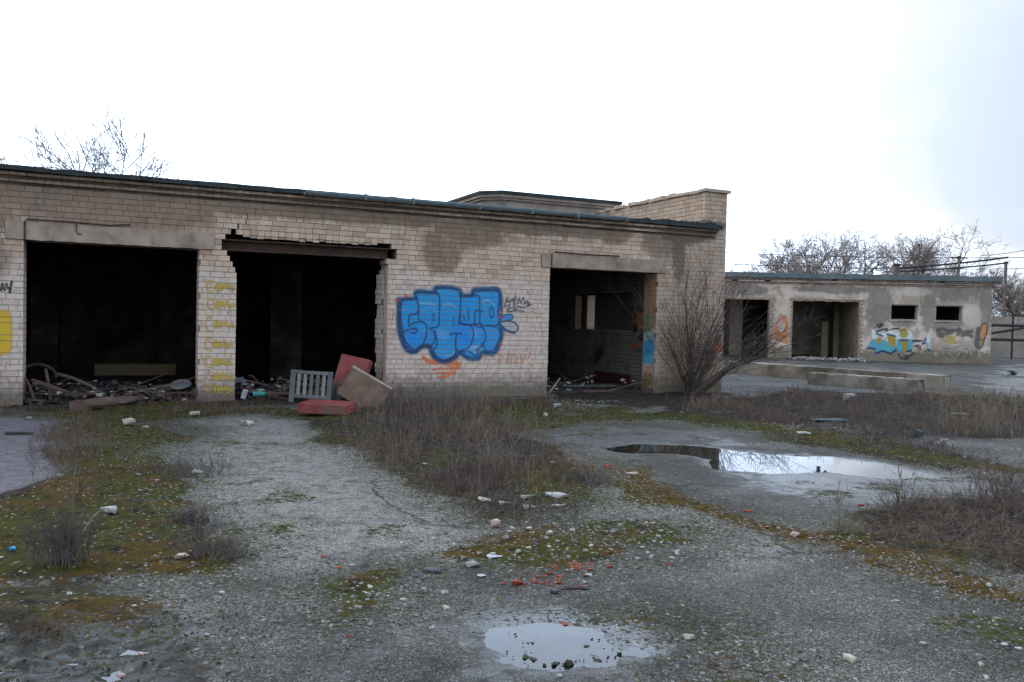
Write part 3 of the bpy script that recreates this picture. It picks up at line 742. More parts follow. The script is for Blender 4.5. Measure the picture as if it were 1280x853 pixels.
# ------------------------------------------------------------------ painted lettering: thin skins of paint on the brick faces
def curve(P, k=6):
    P = np.asarray(P, float)
    if len(P) < 3: return P
    Q = np.concatenate([[2 * P[0] - P[1]], P, [2 * P[-1] - P[-2]]]); o = []
    for i in range(1, len(Q) - 2):
        for t in np.arange(k) / k:
            a, b, c, d = Q[i - 1], Q[i], Q[i + 1], Q[i + 2]
            o.append(.5 * (2 * b + (c - a) * t + (2 * a - 5 * b + 4 * c - d) * t * t + (3 * b - a - 3 * c + d) * t ** 3))
    o.append(Q[-2]); return np.array(o)
class Paint:
    def __init__(p, s0, s1, z0, z1, res, conv):
        p.res = res; p.s = np.arange(s0, s1, res) + res / 2; p.z = np.arange(z0, z1, res) + res / 2
        p.S, p.Z = np.meshgrid(p.s, p.z); p.rgb = np.zeros(p.S.shape + (3,)); p.a = np.zeros(p.S.shape); p.conv = conv
        p.nz = fbm(p.S, p.Z, 9, 4, 3)
    def _put(p, m, col, al):
        m = np.clip(m * al, 0, 1); na = m + p.a * (1 - m)
        p.rgb = np.where(na[..., None] > 1e-6, (np.asarray(col) * m[..., None] + p.rgb * (p.a * (1 - m))[..., None]) / np.maximum(na, 1e-6)[..., None], p.rgb)
        p.a = na
    def fill(p, pts, col, al=1., soft=.03, smooth=True, vary=.25):
        P = np.array([p.conv(*q) for q in pts])
        if smooth: P = curve(np.concatenate([P, P[:1]]))[:-1]
        m = soft_poly(p.S, p.Z, P, soft)
        p._put(m * (1 - vary * 2 * np.clip(p.nz - .45, 0, .5)), col, al)
    def line(p, pts, w, col, al=1., soft=.015, smooth=True):
        P = np.array([p.conv(*q) for q in pts])
        if smooth: P = curve(P)
        d2 = np.full(p.S.shape, 1e9)
        for (x0, y0), (x1, y1) in zip(P[:-1], P[1:]):
            dx, dy = x1 - x0, y1 - y0
            t = np.clip(((p.S - x0) * dx + (p.Z - y0) * dy) / (dx * dx + dy * dy + 1e-12), 0, 1)
            d2 = np.minimum(d2, (p.S - x0 - t * dx) ** 2 + (p.Z - y0 - t * dy) ** 2)
        p._put(1 - sstep(w / 2 - soft, w / 2 + soft, np.sqrt(d2)), col, al * 1.0)
    def oval(p, c, rx, rz, col, al=1., soft=.3):
        x, y = p.conv(*c); d = np.hypot((p.S - x) / rx, (p.Z - y) / rz); p._put(1 - sstep(1 - soft, 1 + soft, d), col, al)
    def build(p, name, parent, to3d, skip=None, label=None, thresh=.04):
        k = p.a > thresh
        if skip is not None: k &= ~skip(p.S, p.Z)
        s = p.S[k]; z = p.Z[k]; h = p.res / 2; n = len(s)
        Q = np.stack([np.stack([s + a * h, z + b * h], -1) for a, b in ((-1, -1), (1, -1), (1, 1), (-1, 1))], 1).reshape(-1, 2)
        V = to3d(Q[:, 0], Q[:, 1]); F = np.arange(n * 4).reshape(n, 4)
        c = np.concatenate([np.clip(p.rgb[k], 0, 1), p.a[k][:, None]], 1)
        o = obj(name, mesh(name, V, F, M_PAINT, {'paint': ('FLOAT_COLOR', np.repeat(c, 4, 0))}), parent)
        if label: o['label'] = label
        return o
def paint_mat():
    m = Mat('spray_paint', .6, .3); v = m.coords(); a = m.attr('paint')
    n = m.noise(v, 18., 5, .65)
    m.color(m.mix(m.step(n, .55, .85), a.outputs['Color'], m.mix(.2, a.outputs['Color'], (.35, .3, .26))))
    tr = m.n('ShaderNodeBsdfTransparent')
    al = m.math('MULTIPLY', a.outputs['Alpha'], m.step(m.noise(v, 45., 4, .7), .22, .38))
    mx = m.n('ShaderNodeMixShader', {0: al, 1: tr.outputs[0], 2: m.b.outputs[0]})
    m.t.links.new(mx.outputs[0], m.out.inputs[0]); return m.m
M_PAINT = paint_mat()
def joints(S, Z):                                          # paint does not fill the joints
    r = np.floor(Z / RH).astype(int); fz = Z - r * RH
    hd = r % 2 == 1
    return (fz > RH - GAP + .001)
front = lambda S, Z: np.stack([S, np.full(S.shape, -.0045), Z], -1)

# the big blue piece
cw = lambda x, y: FB.at(480 + x / 6.095, 340 + y / 6.095)
s0, z1 = cw(60, 80); s1, z0 = cw(1150, 820)
P = Paint(s0, s1, z0 - .02, z1, .0085, cw)
OUT = [(118, 215), (240, 205), (250, 155), (385, 160), (395, 125), (480, 120), (575, 145), (588, 182), (668, 182), (688, 142), (780, 136), (878, 155), (885, 400), (892, 490), (850, 605), (800, 620), (745, 610), (722, 655), (650, 655), (575, 618), (540, 650), (470, 682), (405, 668), (368, 620), (350, 575), (300, 560), (230, 605), (170, 585), (135, 500), (115, 400)]
P.line([(300, 655), (360, 690), (460, 690), (560, 700)], .07, (.75, .17, .03), .75, .03)
for q in ([(365, 675), (440, 690), (500, 720), (575, 735)], [(370, 745), (440, 735), (560, 740), (580, 700)], [(400, 775), (460, 770), (540, 775)], [(410, 800), (480, 795), (540, 760)], [(545, 640), (560, 720)]):
    P.line(q, .04, (.78, .17, .03), .7, .02)
for q in ([(740, 655), (745, 620), (770, 655), (790, 630), (840, 650)], [(830, 625), (870, 620), (900, 640)], [(880, 625), (885, 690)], [(935, 690), (950, 630), (970, 660), (960, 690)], [(985, 640), (1000, 625), (1015, 660), (990, 690), (1040, 690)], [(1040, 630), (1050, 690), (1075, 640)], [(1085, 600), (1095, 575)], [(1110, 610), (1115, 640), (1100, 650)], [(1100, 700), (1140, 720)], [(40, 290), (70, 300), (60, 370), (40, 380)], [(1130, 300), (1150, 320), (1190, 310)]):
    P.line(q, .028, (.72, .25, .10), .55, .018)
P.line(OUT + OUT[:1], .115, (.012, .15, .25), .75, .035)
P.fill(OUT, (.012, .25, .54), .98, .04)
for c, rx, rz, col, al in (((230, 500), .22, .2, (.010, .20, .58), .6), ((620, 470), .25, .22, (.008, .20, .60), .7), ((440, 610), .17, .12, (.06, .30, .50), .5), ((700, 590), .14, .1, (.20, .38, .48), .6), ((830, 500), .15, .2, (.06, .25, .52), .5), ((480, 200), .3, .12, (.03, .24, .46), .6), ((330, 220), .15, .2, (.03, .25, .46), .5), ((770, 220), .2, .2, (.03, .25, .45), .6), ((450, 480), .12, .1, (.15, .36, .55), .4), ((690, 470), .08, .1, (.15, .36, .52), .5)):
    P.oval(c, rx, rz, col, al, .8)
for q in ([(450, 260), (490, 245), (540, 265)], [(280, 240), (330, 240), (390, 250)], [(740, 230), (790, 215), (840, 250)], [(240, 590), (280, 575), (310, 545)], [(470, 640), (520, 630), (545, 600)], [(640, 600), (690, 570), (720, 590)]):
    P.line(q, .03, (.40, .42, .38), .45, .02)
NAVY = (.012, .035, .11)
P.line(OUT + OUT[:1], .06, (.008, .045, .12), .9, .03)
P.line([(118, 250), (118, 400), (138, 500), (175, 580), (235, 605), (300, 562), (355, 575), (372, 620), (410, 665), (470, 682), (540, 650)], .075, NAVY, .8, .035)
for q in ([(255, 210), (150, 213), (125, 300), (140, 440), (165, 530), (230, 590), (290, 560), (322, 480), (320, 405), (275, 380), (215, 395), (190, 415), (190, 350), (205, 325), (245, 320), (262, 270), (250, 215)],
          [(145, 465), (190, 440), (235, 432), (250, 450), (235, 468), (205, 462)],
          [(255, 160), (330, 158), (415, 172), (420, 330), (410, 415), (350, 432), (385, 465), (385, 520), (362, 560), (320, 555)], [(262, 270), (265, 360), (300, 385)],
          [(392, 130), (390, 160), (418, 175)], [(395, 130), (480, 124), (575, 150), (580, 290), (570, 390)], [(385, 450), (405, 550), (378, 600), (405, 655), (470, 672), (535, 640), (548, 590)], [(500, 478), (545, 468), (585, 470)], [(552, 470), (545, 540), (556, 600), (620, 610)],
          [(575, 395), (650, 405), (680, 450), (675, 520), (640, 580), (575, 605)], [(582, 188), (665, 182), (722, 188), (725, 290), (692, 300), (690, 395)], [(580, 300), (590, 395), (690, 400), (735, 395)], [(640, 290), (645, 365)], [(605, 330), (612, 365)],
          [(682, 160), (680, 185)], [(682, 155), (770, 145), (872, 160), (868, 300), (872, 400), (780, 408), (735, 400), (730, 310), (750, 295)], [(690, 412), (755, 430), (775, 500), (745, 560), (700, 600)], [(785, 410), (860, 425), (885, 490), (840, 588), (785, 602), (745, 545)], [(640, 600), (700, 640), (720, 600)]):
    P.line(q, .034, NAVY, .92, .014)
for c, rx, rz in (((376, 347), .038, .085), ((530, 380), .03, .10), ((818, 310), .055, .13)): P.oval(c, rx, rz, NAVY, .9, .25); P.oval(c, rx * .5, rz * .6, (.05, .27, .55), .9, .3)
P.fill([(885, 365), (920, 328), (970, 325), (982, 350), (960, 368), (915, 368)], (.05, .24, .50), .9, .03)
P.line([(885, 368), (920, 328), (970, 325), (982, 350), (960, 368)], .03, (.015, .08, .2), .8, .015)
P.fill([(880, 378), (950, 375), (1000, 393), (1022, 430), (990, 462), (930, 442)], (.42, .42, .40), .8, .03)
P.line([(872, 385), (950, 375), (1000, 393), (1022, 430), (990, 462), (930, 442), (872, 395)], .035, NAVY, .85, .015)
P.line([(880, 400), (930, 445), (990, 465)], .05, (.012, .08, .2), .8, .02)
for c in ((165, 185), (885, 305), (885, 345), (888, 553), (100, 215)): P.oval(c, .03, .04, (.60, .03, .05), .8, .5)
for q in ([(915, 265), (935, 195), (950, 240), (990, 195), (985, 260)], [(930, 225), (1005, 215), (1000, 180)], [(990, 215), (1000, 290)], [(1010, 250), (1030, 200), (1040, 240), (1060, 195), (1075, 245)], [(1060, 250), (1090, 225), (1110, 235), (1090, 262), (1130, 245)], [(925, 260), (960, 250), (935, 300), (975, 270), (1000, 300), (1020, 260), (1060, 275), (1105, 250)], [(950, 303), (1010, 296), (1070, 302)], [(1085, 215), (1105, 265)]):
    P.line(q, .02, (.03, .045, .075), .85, .009, smooth=False)
P.build('graffiti', garage, front, joints, 'swollen blue letters with dark outlines, orange scrawl and a small black tag')

# yellow words down the pillar, yellow block and dark scrawl at the left edge
cp = lambda x, y: FB.at(x, y)
s0, z1 = cp(254, 350); s1, z0 = cp(294, 492)
P = Paint(s0, s1, z0, z1, .011, cp)
YEL = (.52, .35, .045)
_r = random.Random(6)
for j, y in enumerate((358, 380, 405, 430, 452, 470, 486)):
    h = (7, 6, 9, 8, 7, 5, 4)[j]; dx = _r.uniform(-1.5, 2.5)
    cp = lambda x, y, dx=dx: FB.at(x + dx, y); P.conv = cp
    P.line([(265, y - h + 1), (260, y - h), (257, y), (259, y + h - 1), (265, y + h)], .028, YEL, .75 if j not in (5,) else .5, .014)
    P.line([(268, y + 4), (269, y - 3), (272, y - 3), (272, y + 4), (269, y + 4)], .035, YEL, .85, .014)
    P.line([(275, y + 5), (276, y - 3), (279, y + 2), (282, y - 4), (284, y + 5), (288, y + 2), (291, y + 4)], .03, YEL, .8, .014)
    P.line([(266, y + 1), (280, y + 1), (290, y)], .05, YEL, .4, .03)
cp = lambda x, y: FB.at(x, y)
P.build('graffiti', garage, front, joints, 'short yellow words sprayed one below the other on the pillar')
s0, z1 = cp(-45, 345); s1, z0 = cp(20, 450)
P = Paint(s0, s1, z0, z1, .012, cp)
P.fill([(-40, 389), (9, 388), (14, 396), (15, 435), (10, 443), (-40, 446)], (.62, .39, .02), .9, .05, smooth=False)
for q in ([(-12, 354), (-8, 364), (-2, 356)], [(1, 363), (3, 355), (6, 363)], [(8, 355), (9, 360), (13, 360)], [(15, 352), (13, 360), (12, 366)]):
    P.line(q, .035, (.03, .025, .03), .85, .012, smooth=False)
P.build('graffiti', garage, front, joints, 'yellow sprayed block below a dark scrawl at the left end')
# colours on the right-hand reveal of the last doorway: depth runs along y
def cj(x, y):                                              # photo pixel on the reveal plane s = 12.76
    d = ray(x, y); t = (12.755 - (EYEP - FB.o) @ FB.e) / (d @ FB.e); q = EYEP + t * d - FB.o
    return float(q @ FB.n), float(q[2])
P = Paint(0., .52, .1, 2.75, .012, cj)
P.fill([(805, 345), (822, 345), (822, 410), (806, 410)], (.42, .22, .10), .5, .08, smooth=False)
P.fill([(805, 396), (812, 394), (815, 412), (810, 424), (805, 420)], (.20, .28, .09), .7, .06)
P.fill([(805, 418), (816, 415), (817, 432), (806, 434)], (.35, .55, .55), .7, .06)
P.fill([(805, 428), (816, 425), (816, 452), (805, 454)], (.03, .27, .50), .95, .05)
P.fill([(805, 446), (815, 444), (816, 457), (805, 458)], (.10, .42, .46), .8, .05)
P.fill([(805, 456), (813, 454), (815, 466), (805, 465)], (.55, .55, .52), .8, .05)
P.fill([(807, 457), (814, 456), (813, 467), (808, 466)], (.60, .20, .08), .8, .04)
P.fill([(816, 440), (820, 440), (820, 490), (816, 490)], (.45, .40, .36), .6, .04)
P.fill([(805, 466), (818, 466), (818, 490), (805, 490)], (.36, .22, .09), .6, .06, smooth=False)
P.build('graffiti', garage, lambda S, Z: np.stack([np.full(S.shape, 12.7555), S, Z], -1), joints, 'blue, green and orange paint on the side of the right doorway')
# orange shape on the right inner wall of the last doorway, orange smear at the gable corner
def ci(x, y):
    d = ray(x, y); t = (13.295 - (EYEP - FB.o) @ FB.e) / (d @ FB.e); q = EYEP + t * d - FB.o
    return float(q @ FB.n), float(q[2])
P = Paint(.6, 3.6, .3, 2.9, .03, ci)
P.fill([(793, 390), (806, 388), (806, 422), (794, 420)], (.02, .02, .02), .95, .1)
P.fill([(796, 393), (805, 391), (805, 416), (797, 414)], (.60, .22, .05), .95, .06)
P.fill([(788, 426), (800, 424), (802, 435), (790, 436)], (.50, .10, .04), .9, .1)
P.fill([(797, 437), (806, 434), (806, 450), (798, 449)], (.03, .14, .20), .9, .08)
P.build('graffiti', garage, lambda S, Z: np.stack([np.full(S.shape, 13.294), S, Z], -1), None, 'orange shape with a dark rim on the inner wall')
s0, z1 = cp(885, 410); s1, z0 = cp(906, 445)
P = Paint(s0, 14.72, z0, z1, .012, cp)
P.fill([(890, 430), (898, 426), (904, 430), (903, 440), (893, 438)], (.62, .13, .06), .75, .08)
P.fill([(893, 415), (903, 413), (904, 424), (895, 424)], (.36, .38, .42), .5, .08)
P.build('graffiti', garage, front, joints, 'red smear at the right corner')
s0, z1 = cp(638, 470); s1, z0 = cp(690, 486)

# ------------------------------------------------------------------ the low plastered building behind
BB = Frame((18.3, 40.1), -.10)
low = empty('plastered_building', BB.o, BB.ang, 'low grey plastered building with two small windows and turquoise graffiti, behind on the right', 'building')
bx = lambda x, y=400, off=0.: BB.at(x, y, off)[0]
bz = lambda x, y, off=0.: BB.at(x, y, off)[1]
ba = lambda x, y: BB.at(x, y)
LS, RS = bx(812), bx(1239.5)
Z_TOP = bz(1080, 357); ZR0, ZR1 = bz(1080, 349.5, -.3), bz(1080, 343, -.3)
DA = (bx(905), bx(962)); DB = (bx(990), bx(1074)); dza, dzb = bz(940, 373), bz(1030, 376)
W1 = (bx(1113.5), bx(1147)); W2 = (bx(1169.5), bx(1203)); wb = bz(1130, 400.5); wt1 = bz(1130, 381)
def plaster_mat():
    m = Mat('stained_plaster', .92, .15); v = m.coords(low); x = m.xyz(v)
    n1 = m.noise(v, .9, 6, .62); n2 = m.noise(v, 4., 6, .65); n3 = m.noise(v, 22., 4, .7)
    c = m.mix(m.step(n1, .42, .56), (.60, .475, .375), (.37, .295, .225))
    c = m.mix(m.math('MULTIPLY', m.step(n2, .55, .7), .6), c, (.65, .53, .43))
    dk = blobs(m, x[0], x[2], [(bx(1098), bz(1098, 385), .75, 1.2), (bx(1186), bz(1186, 365), 1.7, .5), (bx(1232), bz(1232, 385), .35, 1.6), (bx(1040), bz(1040, 362), 2., .25), (bx(925), bz(925, 362), 1.4, .35), (bx(1180), bz(1180, 408), .8, .3), (bx(1130), bz(1130, 405), .6, .2), (bx(1160), bz(1160, 390), .4, 1.)], n2)
    c = m.mix(m.math('MULTIPLY', dk, .75), c, m.mix(n2, (.14, .115, .088), (.24, .20, .16)))
    lt = blobs(m, x[0], x[2], [(bx(1110), bz(1110, 430), 1.0, .8), (bx(1140), bz(1140, 365), .9, .25), (bx(978), bz(978, 430), .35, .9), (bx(1215), bz(1215, 395), .5, .6), (bx(1015), bz(1015, 368), .9, .15)], n2)
    c = m.mix(m.math('MULTIPLY', lt, .6), c, (.63, .51, .41))
    ft = m.step(m.math('ADD', x[2], m.math('MULTIPLY', m.math('SUBTRACT', n2, .5), 1.3)), .75, .35)
    c = m.mix(m.math('MULTIPLY', ft, .8), c, (.13, .105, .065))
    st = m.noise(m.scale(v, (4., 4., .35)), 1.6, 5)
    c = m.mix(m.math('MULTIPLY', m.math('MULTIPLY', m.step(st, .55, .75), m.step(x[2], 2., 3.6)), .5), c, (.10, .085, .07))
    m.color(c); m.bump(m.math('ADD', n2, m.math('MULTIPLY', n3, .5)), .5, .02); return m.m
M_PLASTER = plaster_mat()
M_OLDBRICK = simple('weathered_brick_edge', (.20, .115, .085), (.38, .29, .225), 12., .9, .2, .4, per_object=.2, dirt=(.10, .075, .06))
M_FELT2 = simple('grey_roof_sheet', (.085, .105, .105), (.14, .16, .155), 2., .7, .3, .2)
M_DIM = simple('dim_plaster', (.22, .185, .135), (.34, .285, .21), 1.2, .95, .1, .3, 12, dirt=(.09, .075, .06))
T2 = .4
L = []
def blk(s0, s1, z0, z1): L.append(((s0, 0, z0), (s1, T2, z1)))
blk(LS, DA[0], -.3, dza); blk(DA[1], DB[0], -.3, dza); blk(DB[1], W1[0], -.3, dza); blk(LS, RS, dza, Z_TOP)
blk(W1[0], W1[1], -.3, wb); blk(W1[0], W1[1], wt1, dza); blk(W1[1], W2[0], -.3, dza); blk(W2[0], W2[1], -.3, wb); blk(W2[0], W2[1], wt1, dza); blk(W2[1], RS, -.3, dza)
lw = part_boxes('wall', L, M_PLASTER, low)
for x0, x1 in ((RS - .4, RS - .002), (LS, LS + .4)): part_boxes('side_wall', [((x0, T2 + .001, -.3), (x1, 7.5, Z_TOP))], M_PLASTER, low)
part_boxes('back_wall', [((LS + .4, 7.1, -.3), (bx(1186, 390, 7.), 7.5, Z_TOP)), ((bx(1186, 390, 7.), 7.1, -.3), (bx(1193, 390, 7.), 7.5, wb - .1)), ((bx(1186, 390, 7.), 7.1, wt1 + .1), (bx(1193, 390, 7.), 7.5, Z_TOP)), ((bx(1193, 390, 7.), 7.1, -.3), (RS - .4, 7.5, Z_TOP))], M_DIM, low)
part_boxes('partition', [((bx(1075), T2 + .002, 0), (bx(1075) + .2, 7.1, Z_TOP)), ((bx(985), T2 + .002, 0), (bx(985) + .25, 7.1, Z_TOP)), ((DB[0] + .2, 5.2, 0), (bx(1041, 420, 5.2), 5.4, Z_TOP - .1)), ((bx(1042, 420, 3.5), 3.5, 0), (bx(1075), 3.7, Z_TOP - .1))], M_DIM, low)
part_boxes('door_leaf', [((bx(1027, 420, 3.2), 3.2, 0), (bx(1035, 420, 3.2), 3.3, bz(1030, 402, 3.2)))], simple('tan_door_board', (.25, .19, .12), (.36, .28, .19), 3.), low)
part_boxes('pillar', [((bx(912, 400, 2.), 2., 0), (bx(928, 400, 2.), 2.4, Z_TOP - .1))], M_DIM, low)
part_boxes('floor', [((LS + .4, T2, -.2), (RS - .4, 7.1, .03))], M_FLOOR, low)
part_boxes('ceiling', [((LS + .4, T2, Z_TOP - .12), (RS - .4, 7.1, Z_TOP - .03))], M_SHADED, low)
# brick cornice, courses stepping out under the roof sheet
zc = (ZR0 - Z_TOP) / 3
for k in range(3):
    lo, hi = [], []
    s = LS
    while s < RS + .02 + k * .06:
        if random.random() > .03: lo.append((s, -.05 - k * .07 + random.uniform(-.008, .008), Z_TOP + k * zc + .002)); hi.append((s + .25, .2, Z_TOP + (k + 1) * zc - .012))
        s += .262
    V, F = boxes(lo, hi, .004)
    obj('cornice', mesh('cornice', V, F, M_OLDBRICK if k != 1 else M_PLASTER), low, kind='stuff')
part_boxes('cornice_core', [((LS, .0, Z_TOP + .001), (RS, 7.5, ZR0))], M_MORTAR, low)
n = 60; sx = np.linspace(LS - .1, RS + .30, n); r_ = np.random.default_rng(8)
yf = -.32 + r_.normal(0, .012, n); z0 = ZR0 + r_.normal(0, .008, n); z1 = ZR1 + r_.normal(0, .012, n)
prof = np.stack([np.stack([sx, yf, z0], -1), np.stack([sx, yf, z1], -1), np.stack([sx, np.full(n, 7.8), np.full(n, ZR1 + .05)], -1), np.stack([sx, np.full(n, 7.8), np.full(n, ZR0)], -1)], 1)
I = np.arange(n - 1)[:, None] * 4 + np.arange(4)[None]; I2 = np.arange(n - 1)[:, None] * 4 + (np.arange(4)[None] + 1) % 4
Fl = [list(f) for f in np.stack([I, I2, I2 + 4, I + 4], -1).reshape(-1, 4)] + [[3, 2, 1, 0], [(n - 1) * 4 + i for i in range(4)]]
obj('roof', mesh('low_roof', prof.reshape(-1, 3), Fl, M_FELT2), low)
# toothed brick edges at the doorways, lintel fragments, window reveals
for (s, zz, sg) in ((DA[1], dza, 1), (DB[1], dzb, 1), (DB[0], dzb, -1)):
    lo, hi = [], []
    for r in range(int(zz / .1)):
        w = .08 + (.09 if r % 2 else 0) + random.uniform(0, .05)
        if sg > 0: lo.append((s - .03, -.012, r * .1)); hi.append((s + w, T2 - .01, r * .1 + .088))
        else: lo.append((s - w * .5, -.010, r * .1)); hi.append((s + .02, T2 - .01, r * .1 + .088))
    V, F = boxes(lo, hi, .008); obj('brick_edge', mesh('brick_edge', V, F, M_OLDBRICK), low, kind='stuff')
obj('lintel', ragged_beam('lintel', (DA[0] - .2, -.02, dza - .06), (DA[1] + .25, T2 - .02, dza + .03), M_CONC, .015, 16, 5), low)
obj('lintel', ragged_beam('lintel', (DB[0] - .15, -.02, dza - .08), (DB[1] + .2, T2 - .02, dza + .03), M_OLDBRICK, .02, 20, 6), low)
for a, b in (W1, W2):
    fr = part_boxes('window', [((a, .1, wb), (a + .05, .18, wt1)), ((b - .05, .1, wb), (b, .18, wt1)), ((a + .05, .1, wb), (b - .05, .18, wb + .05)), ((a + .05, .1, wt1 - .05), (b - .05, .18, wt1))], M_DIM, low)
    part_boxes('sill', [((a - .05, -.05, wb - .05), (b + .05, .1, wb - .001))], M_PLASTER, fr)

# painted letters and figures on the plaster
flat_bb = lambda S, Z: np.stack([S, np.full(S.shape, -.006), Z], -1)
cb = lambda x, y: BB.at(1060 + x / 6.737, 390 + y / 6.737)
s0, z1 = cb(140, 85); s1, z0 = cb(720, 430)
P = Paint(s0, s1, z0, z1, .022, cb)
DK = (.03, .035, .05); WH = (.62, .66, .62); TQ = (.09, .36, .42); MU = (.40, .25, .02)
for q in ([(250, 110), (265, 130), (290, 110), (270, 105)], [(245, 165), (290, 150), (330, 145), (320, 165)], [(330, 175), (380, 145), (430, 140)]): P.line(q, .09, DK, .75, .03)
P.fill([(195, 145), (222, 150), (240, 180), (300, 178), (330, 165), (385, 150), (405, 175), (450, 160), (500, 150), (540, 170), (548, 232), (400, 235), (335, 205), (300, 225), (245, 225), (205, 235)], WH, .95, .04, smooth=False)
for q in ([(200, 232), (240, 235), (240, 270), (222, 305), (165, 302)], [(235, 270), (300, 235), (335, 260), (400, 270), (408, 305), (362, 348), (290, 322), (235, 345)], [(415, 235), (450, 240), (460, 340), (410, 325)], [(500, 240), (548, 235), (545, 318), (498, 330)]): P.fill(q, TQ, .95, .05, smooth=False)
for q in ([(245, 208), (282, 212), (272, 262), (246, 272)], [(330, 192), (402, 207), (400, 280), (372, 303), (345, 282)], [(450, 240), (500, 240), (495, 335), (462, 342)]): P.fill(q, MU, .95, .03, smooth=False)
P.oval((470, 182), .20, .23, (.30, .27, .03), .95, .2)
P.line([(440, 165), (460, 150), (485, 150)], .07, (.35, .05, .04), .7, .03)
for q in ([(240, 185), (290, 205)], [(330, 190), (395, 205)], [(440, 238), (500, 238)], [(548, 246), (620, 242)]): P.line(q, .10, DK, .9, .03, smooth=False)
P.fill([(548, 228), (622, 228), (640, 262), (628, 240)], WH, .9, .03, smooth=False)
P.fill([(628, 262), (660, 205), (685, 175), (694, 190), (696, 325), (675, 315), (662, 255)], WH, .9, .03, smooth=False)
P.fill([(655, 262), (668, 258), (694, 262), (694, 325), (678, 320)], (.20, .34, .38), .7, .06, smooth=False)
for q in ([(168, 305), (225, 312)], [(236, 350), (290, 328), (360, 352), (405, 320)], [(495, 332), (525, 325)], [(676, 318), (690, 328)], [(630, 268), (640, 262), (655, 225)]): P.line(q, .10, (.02, .05, .12), .9, .03, smooth=False)
for q in ([(425, 355), (440, 385), (480, 395), (510, 378), (560, 345)], [(470, 375), (500, 372), (505, 395), (480, 400)], [(560, 290), (600, 285), (610, 315)], [(575, 280), (590, 310)]): P.line(q, .07, DK, .7, .03)
P.build('graffiti', low, flat_bb, None, 'turquoise, white and mustard letters with a white figure one')
s0, z1 = cb(735, 80); s1, z0 = cb(1190, 420)
P = Paint(s0, s1, z0, z1, .025, cb)
for q in ([(755, 150), (800, 145), (850, 160), (940, 150)], [(755, 175), (830, 185), (880, 170)], [(760, 200), (800, 205)], [(930, 145), (925, 190)], [(950, 170), (1040, 165)], [(960, 200), (1000, 190), (1040, 205)]): P.line(q, .16, (.12, .105, .10), .65, .06)
P.fill([(825, 215), (850, 195), (905, 205), (895, 245), (910, 270), (870, 265), (840, 270), (850, 240)], (.50, .38, .07), .7, .08, smooth=False)
P.line([(800, 250), (880, 240), (920, 260)], .1, (.45, .35, .09), .5, .05)
for q in ([(800, 300), (850, 310), (930, 290)], [(900, 370), (930, 330), (960, 365), (930, 385)], [(980, 310), (1010, 320), (1015, 370), (990, 400)], [(1080, 350), (1120, 340), (1150, 360)], [(820, 330), (830, 370), (870, 380)]): P.line(q, .05, (.12, .11, .11), .5, .025)
P.fill([(1080, 140), (1110, 130), (1150, 220), (1130, 300), (1095, 315), (1065, 280), (1075, 200)], (.13, .115, .11), .85, .06)
P.fill([(1100, 190), (1125, 110), (1155, 92), (1172, 110), (1168, 190), (1140, 235), (1112, 232)], (.05, .04, .035), .9, .05)
P.fill([(1108, 190), (1130, 118), (1153, 102), (1165, 115), (1160, 185), (1138, 228), (1116, 225)], (.58, .24, .09), .95, .04)
P.fill([(1105, 250), (1130, 235), (1125, 280), (1110, 285)], (.50, .28, .06), .8, .05)
P.build('graffiti', low, flat_bb, None, 'orange leaf shape beside yellow and grey scrawls at the right end')
cq = lambda x, y: BB.at(900 + x / 5.333, 320 + y / 5.333)
s0, z1 = cq(345, 380); s1, z0 = cq(480, 590)
P = Paint(s0, s1, z0, z1, .022, cq)
for q in ([(410, 400), (385, 460), (375, 540), (400, 560), (445, 570)], [(430, 410), (445, 470), (430, 520), (445, 575)], [(365, 490), (375, 530)], [(400, 430), (440, 440)], [(390, 520), (440, 520)]): P.line(q, .15, (.60, .20, .08), .8, .06)
P.fill([(385, 505), (445, 510), (440, 560), (395, 555)], (.60, .22, .06), .5, .1)
P.oval((405, 455), .12, .3, (.42, .38, .35), .5, .6)
P.build('graffiti', low, flat_bb, None, 'orange loops on the pier between the doorways')

# rubble and dust sill in front of the second doorway
def chunk(seed, flat=.6, ang=True):
    """irregular broken stone, about 1 unit across, resting on z=0"""
    import bmesh
    r = random.Random(seed); bm = bmesh.new()
    pts = [Vector((r.uniform(-.5, .5), r.uniform(-.38, .38), r.uniform(-.5, .5) * flat)) for _ in range(14)]
    for p in pts: bm.verts.new(p)
    res = bmesh.ops.convex_hull(bm, input=bm.verts[:])
    bmesh.ops.delete(bm, geom=[v for v in bm.verts if not v.link_faces], context='VERTS')
    zmin = min(v.co.z for v in bm.verts)
    V = [(v.co.x, v.co.y, v.co.z - zmin) for v in bm.verts]; bm.verts.index_update()
    F = [[v.index for v in f.verts] for f in bm.faces]; bm.free(); return V, F
def tri_arr(V, F):
    T = []
    for f in F:
        for i in range(1, len(f) - 1): T.append((f[0], f[i], f[i + 1]))
    return np.array(V), np.array(T)
CH = [tri_arr(*chunk(i, .55)) for i in range(14)]
def heap(pts, sizes, zs, sink=.15):
    """many small stones as one geometry"""
    Vs, Fs, b = [], [], 0
    for (x, y), s, z in zip(pts, sizes, zs):
        V, F = CH[random.randrange(14)]; a = random.uniform(0, 6.28); ca, sa = math.cos(a), math.sin(a)
        W_ = V * s * np.array([1, 1, random.uniform(.6, 1.1)])
        W_ = np.stack([W_[:, 0] * ca - W_[:, 1] * sa + x, W_[:, 0] * sa + W_[:, 1] * ca + y, W_[:, 2] + z - sink * s], -1)
        Vs.append(W_); Fs.append(F + b); b += len(V)
    return np.concatenate(Vs), np.concatenate(Fs)
M_STONE = simple('grey_stone', (.16, .155, .145), (.30, .285, .26), 20., .9, .2, .3, per_object=.3)
M_RUBBLE = simple('dusty_rubble', (.20, .18, .155), (.36, .33, .29), 8., .95, .1, .4, dirt=(.08, .07, .06))
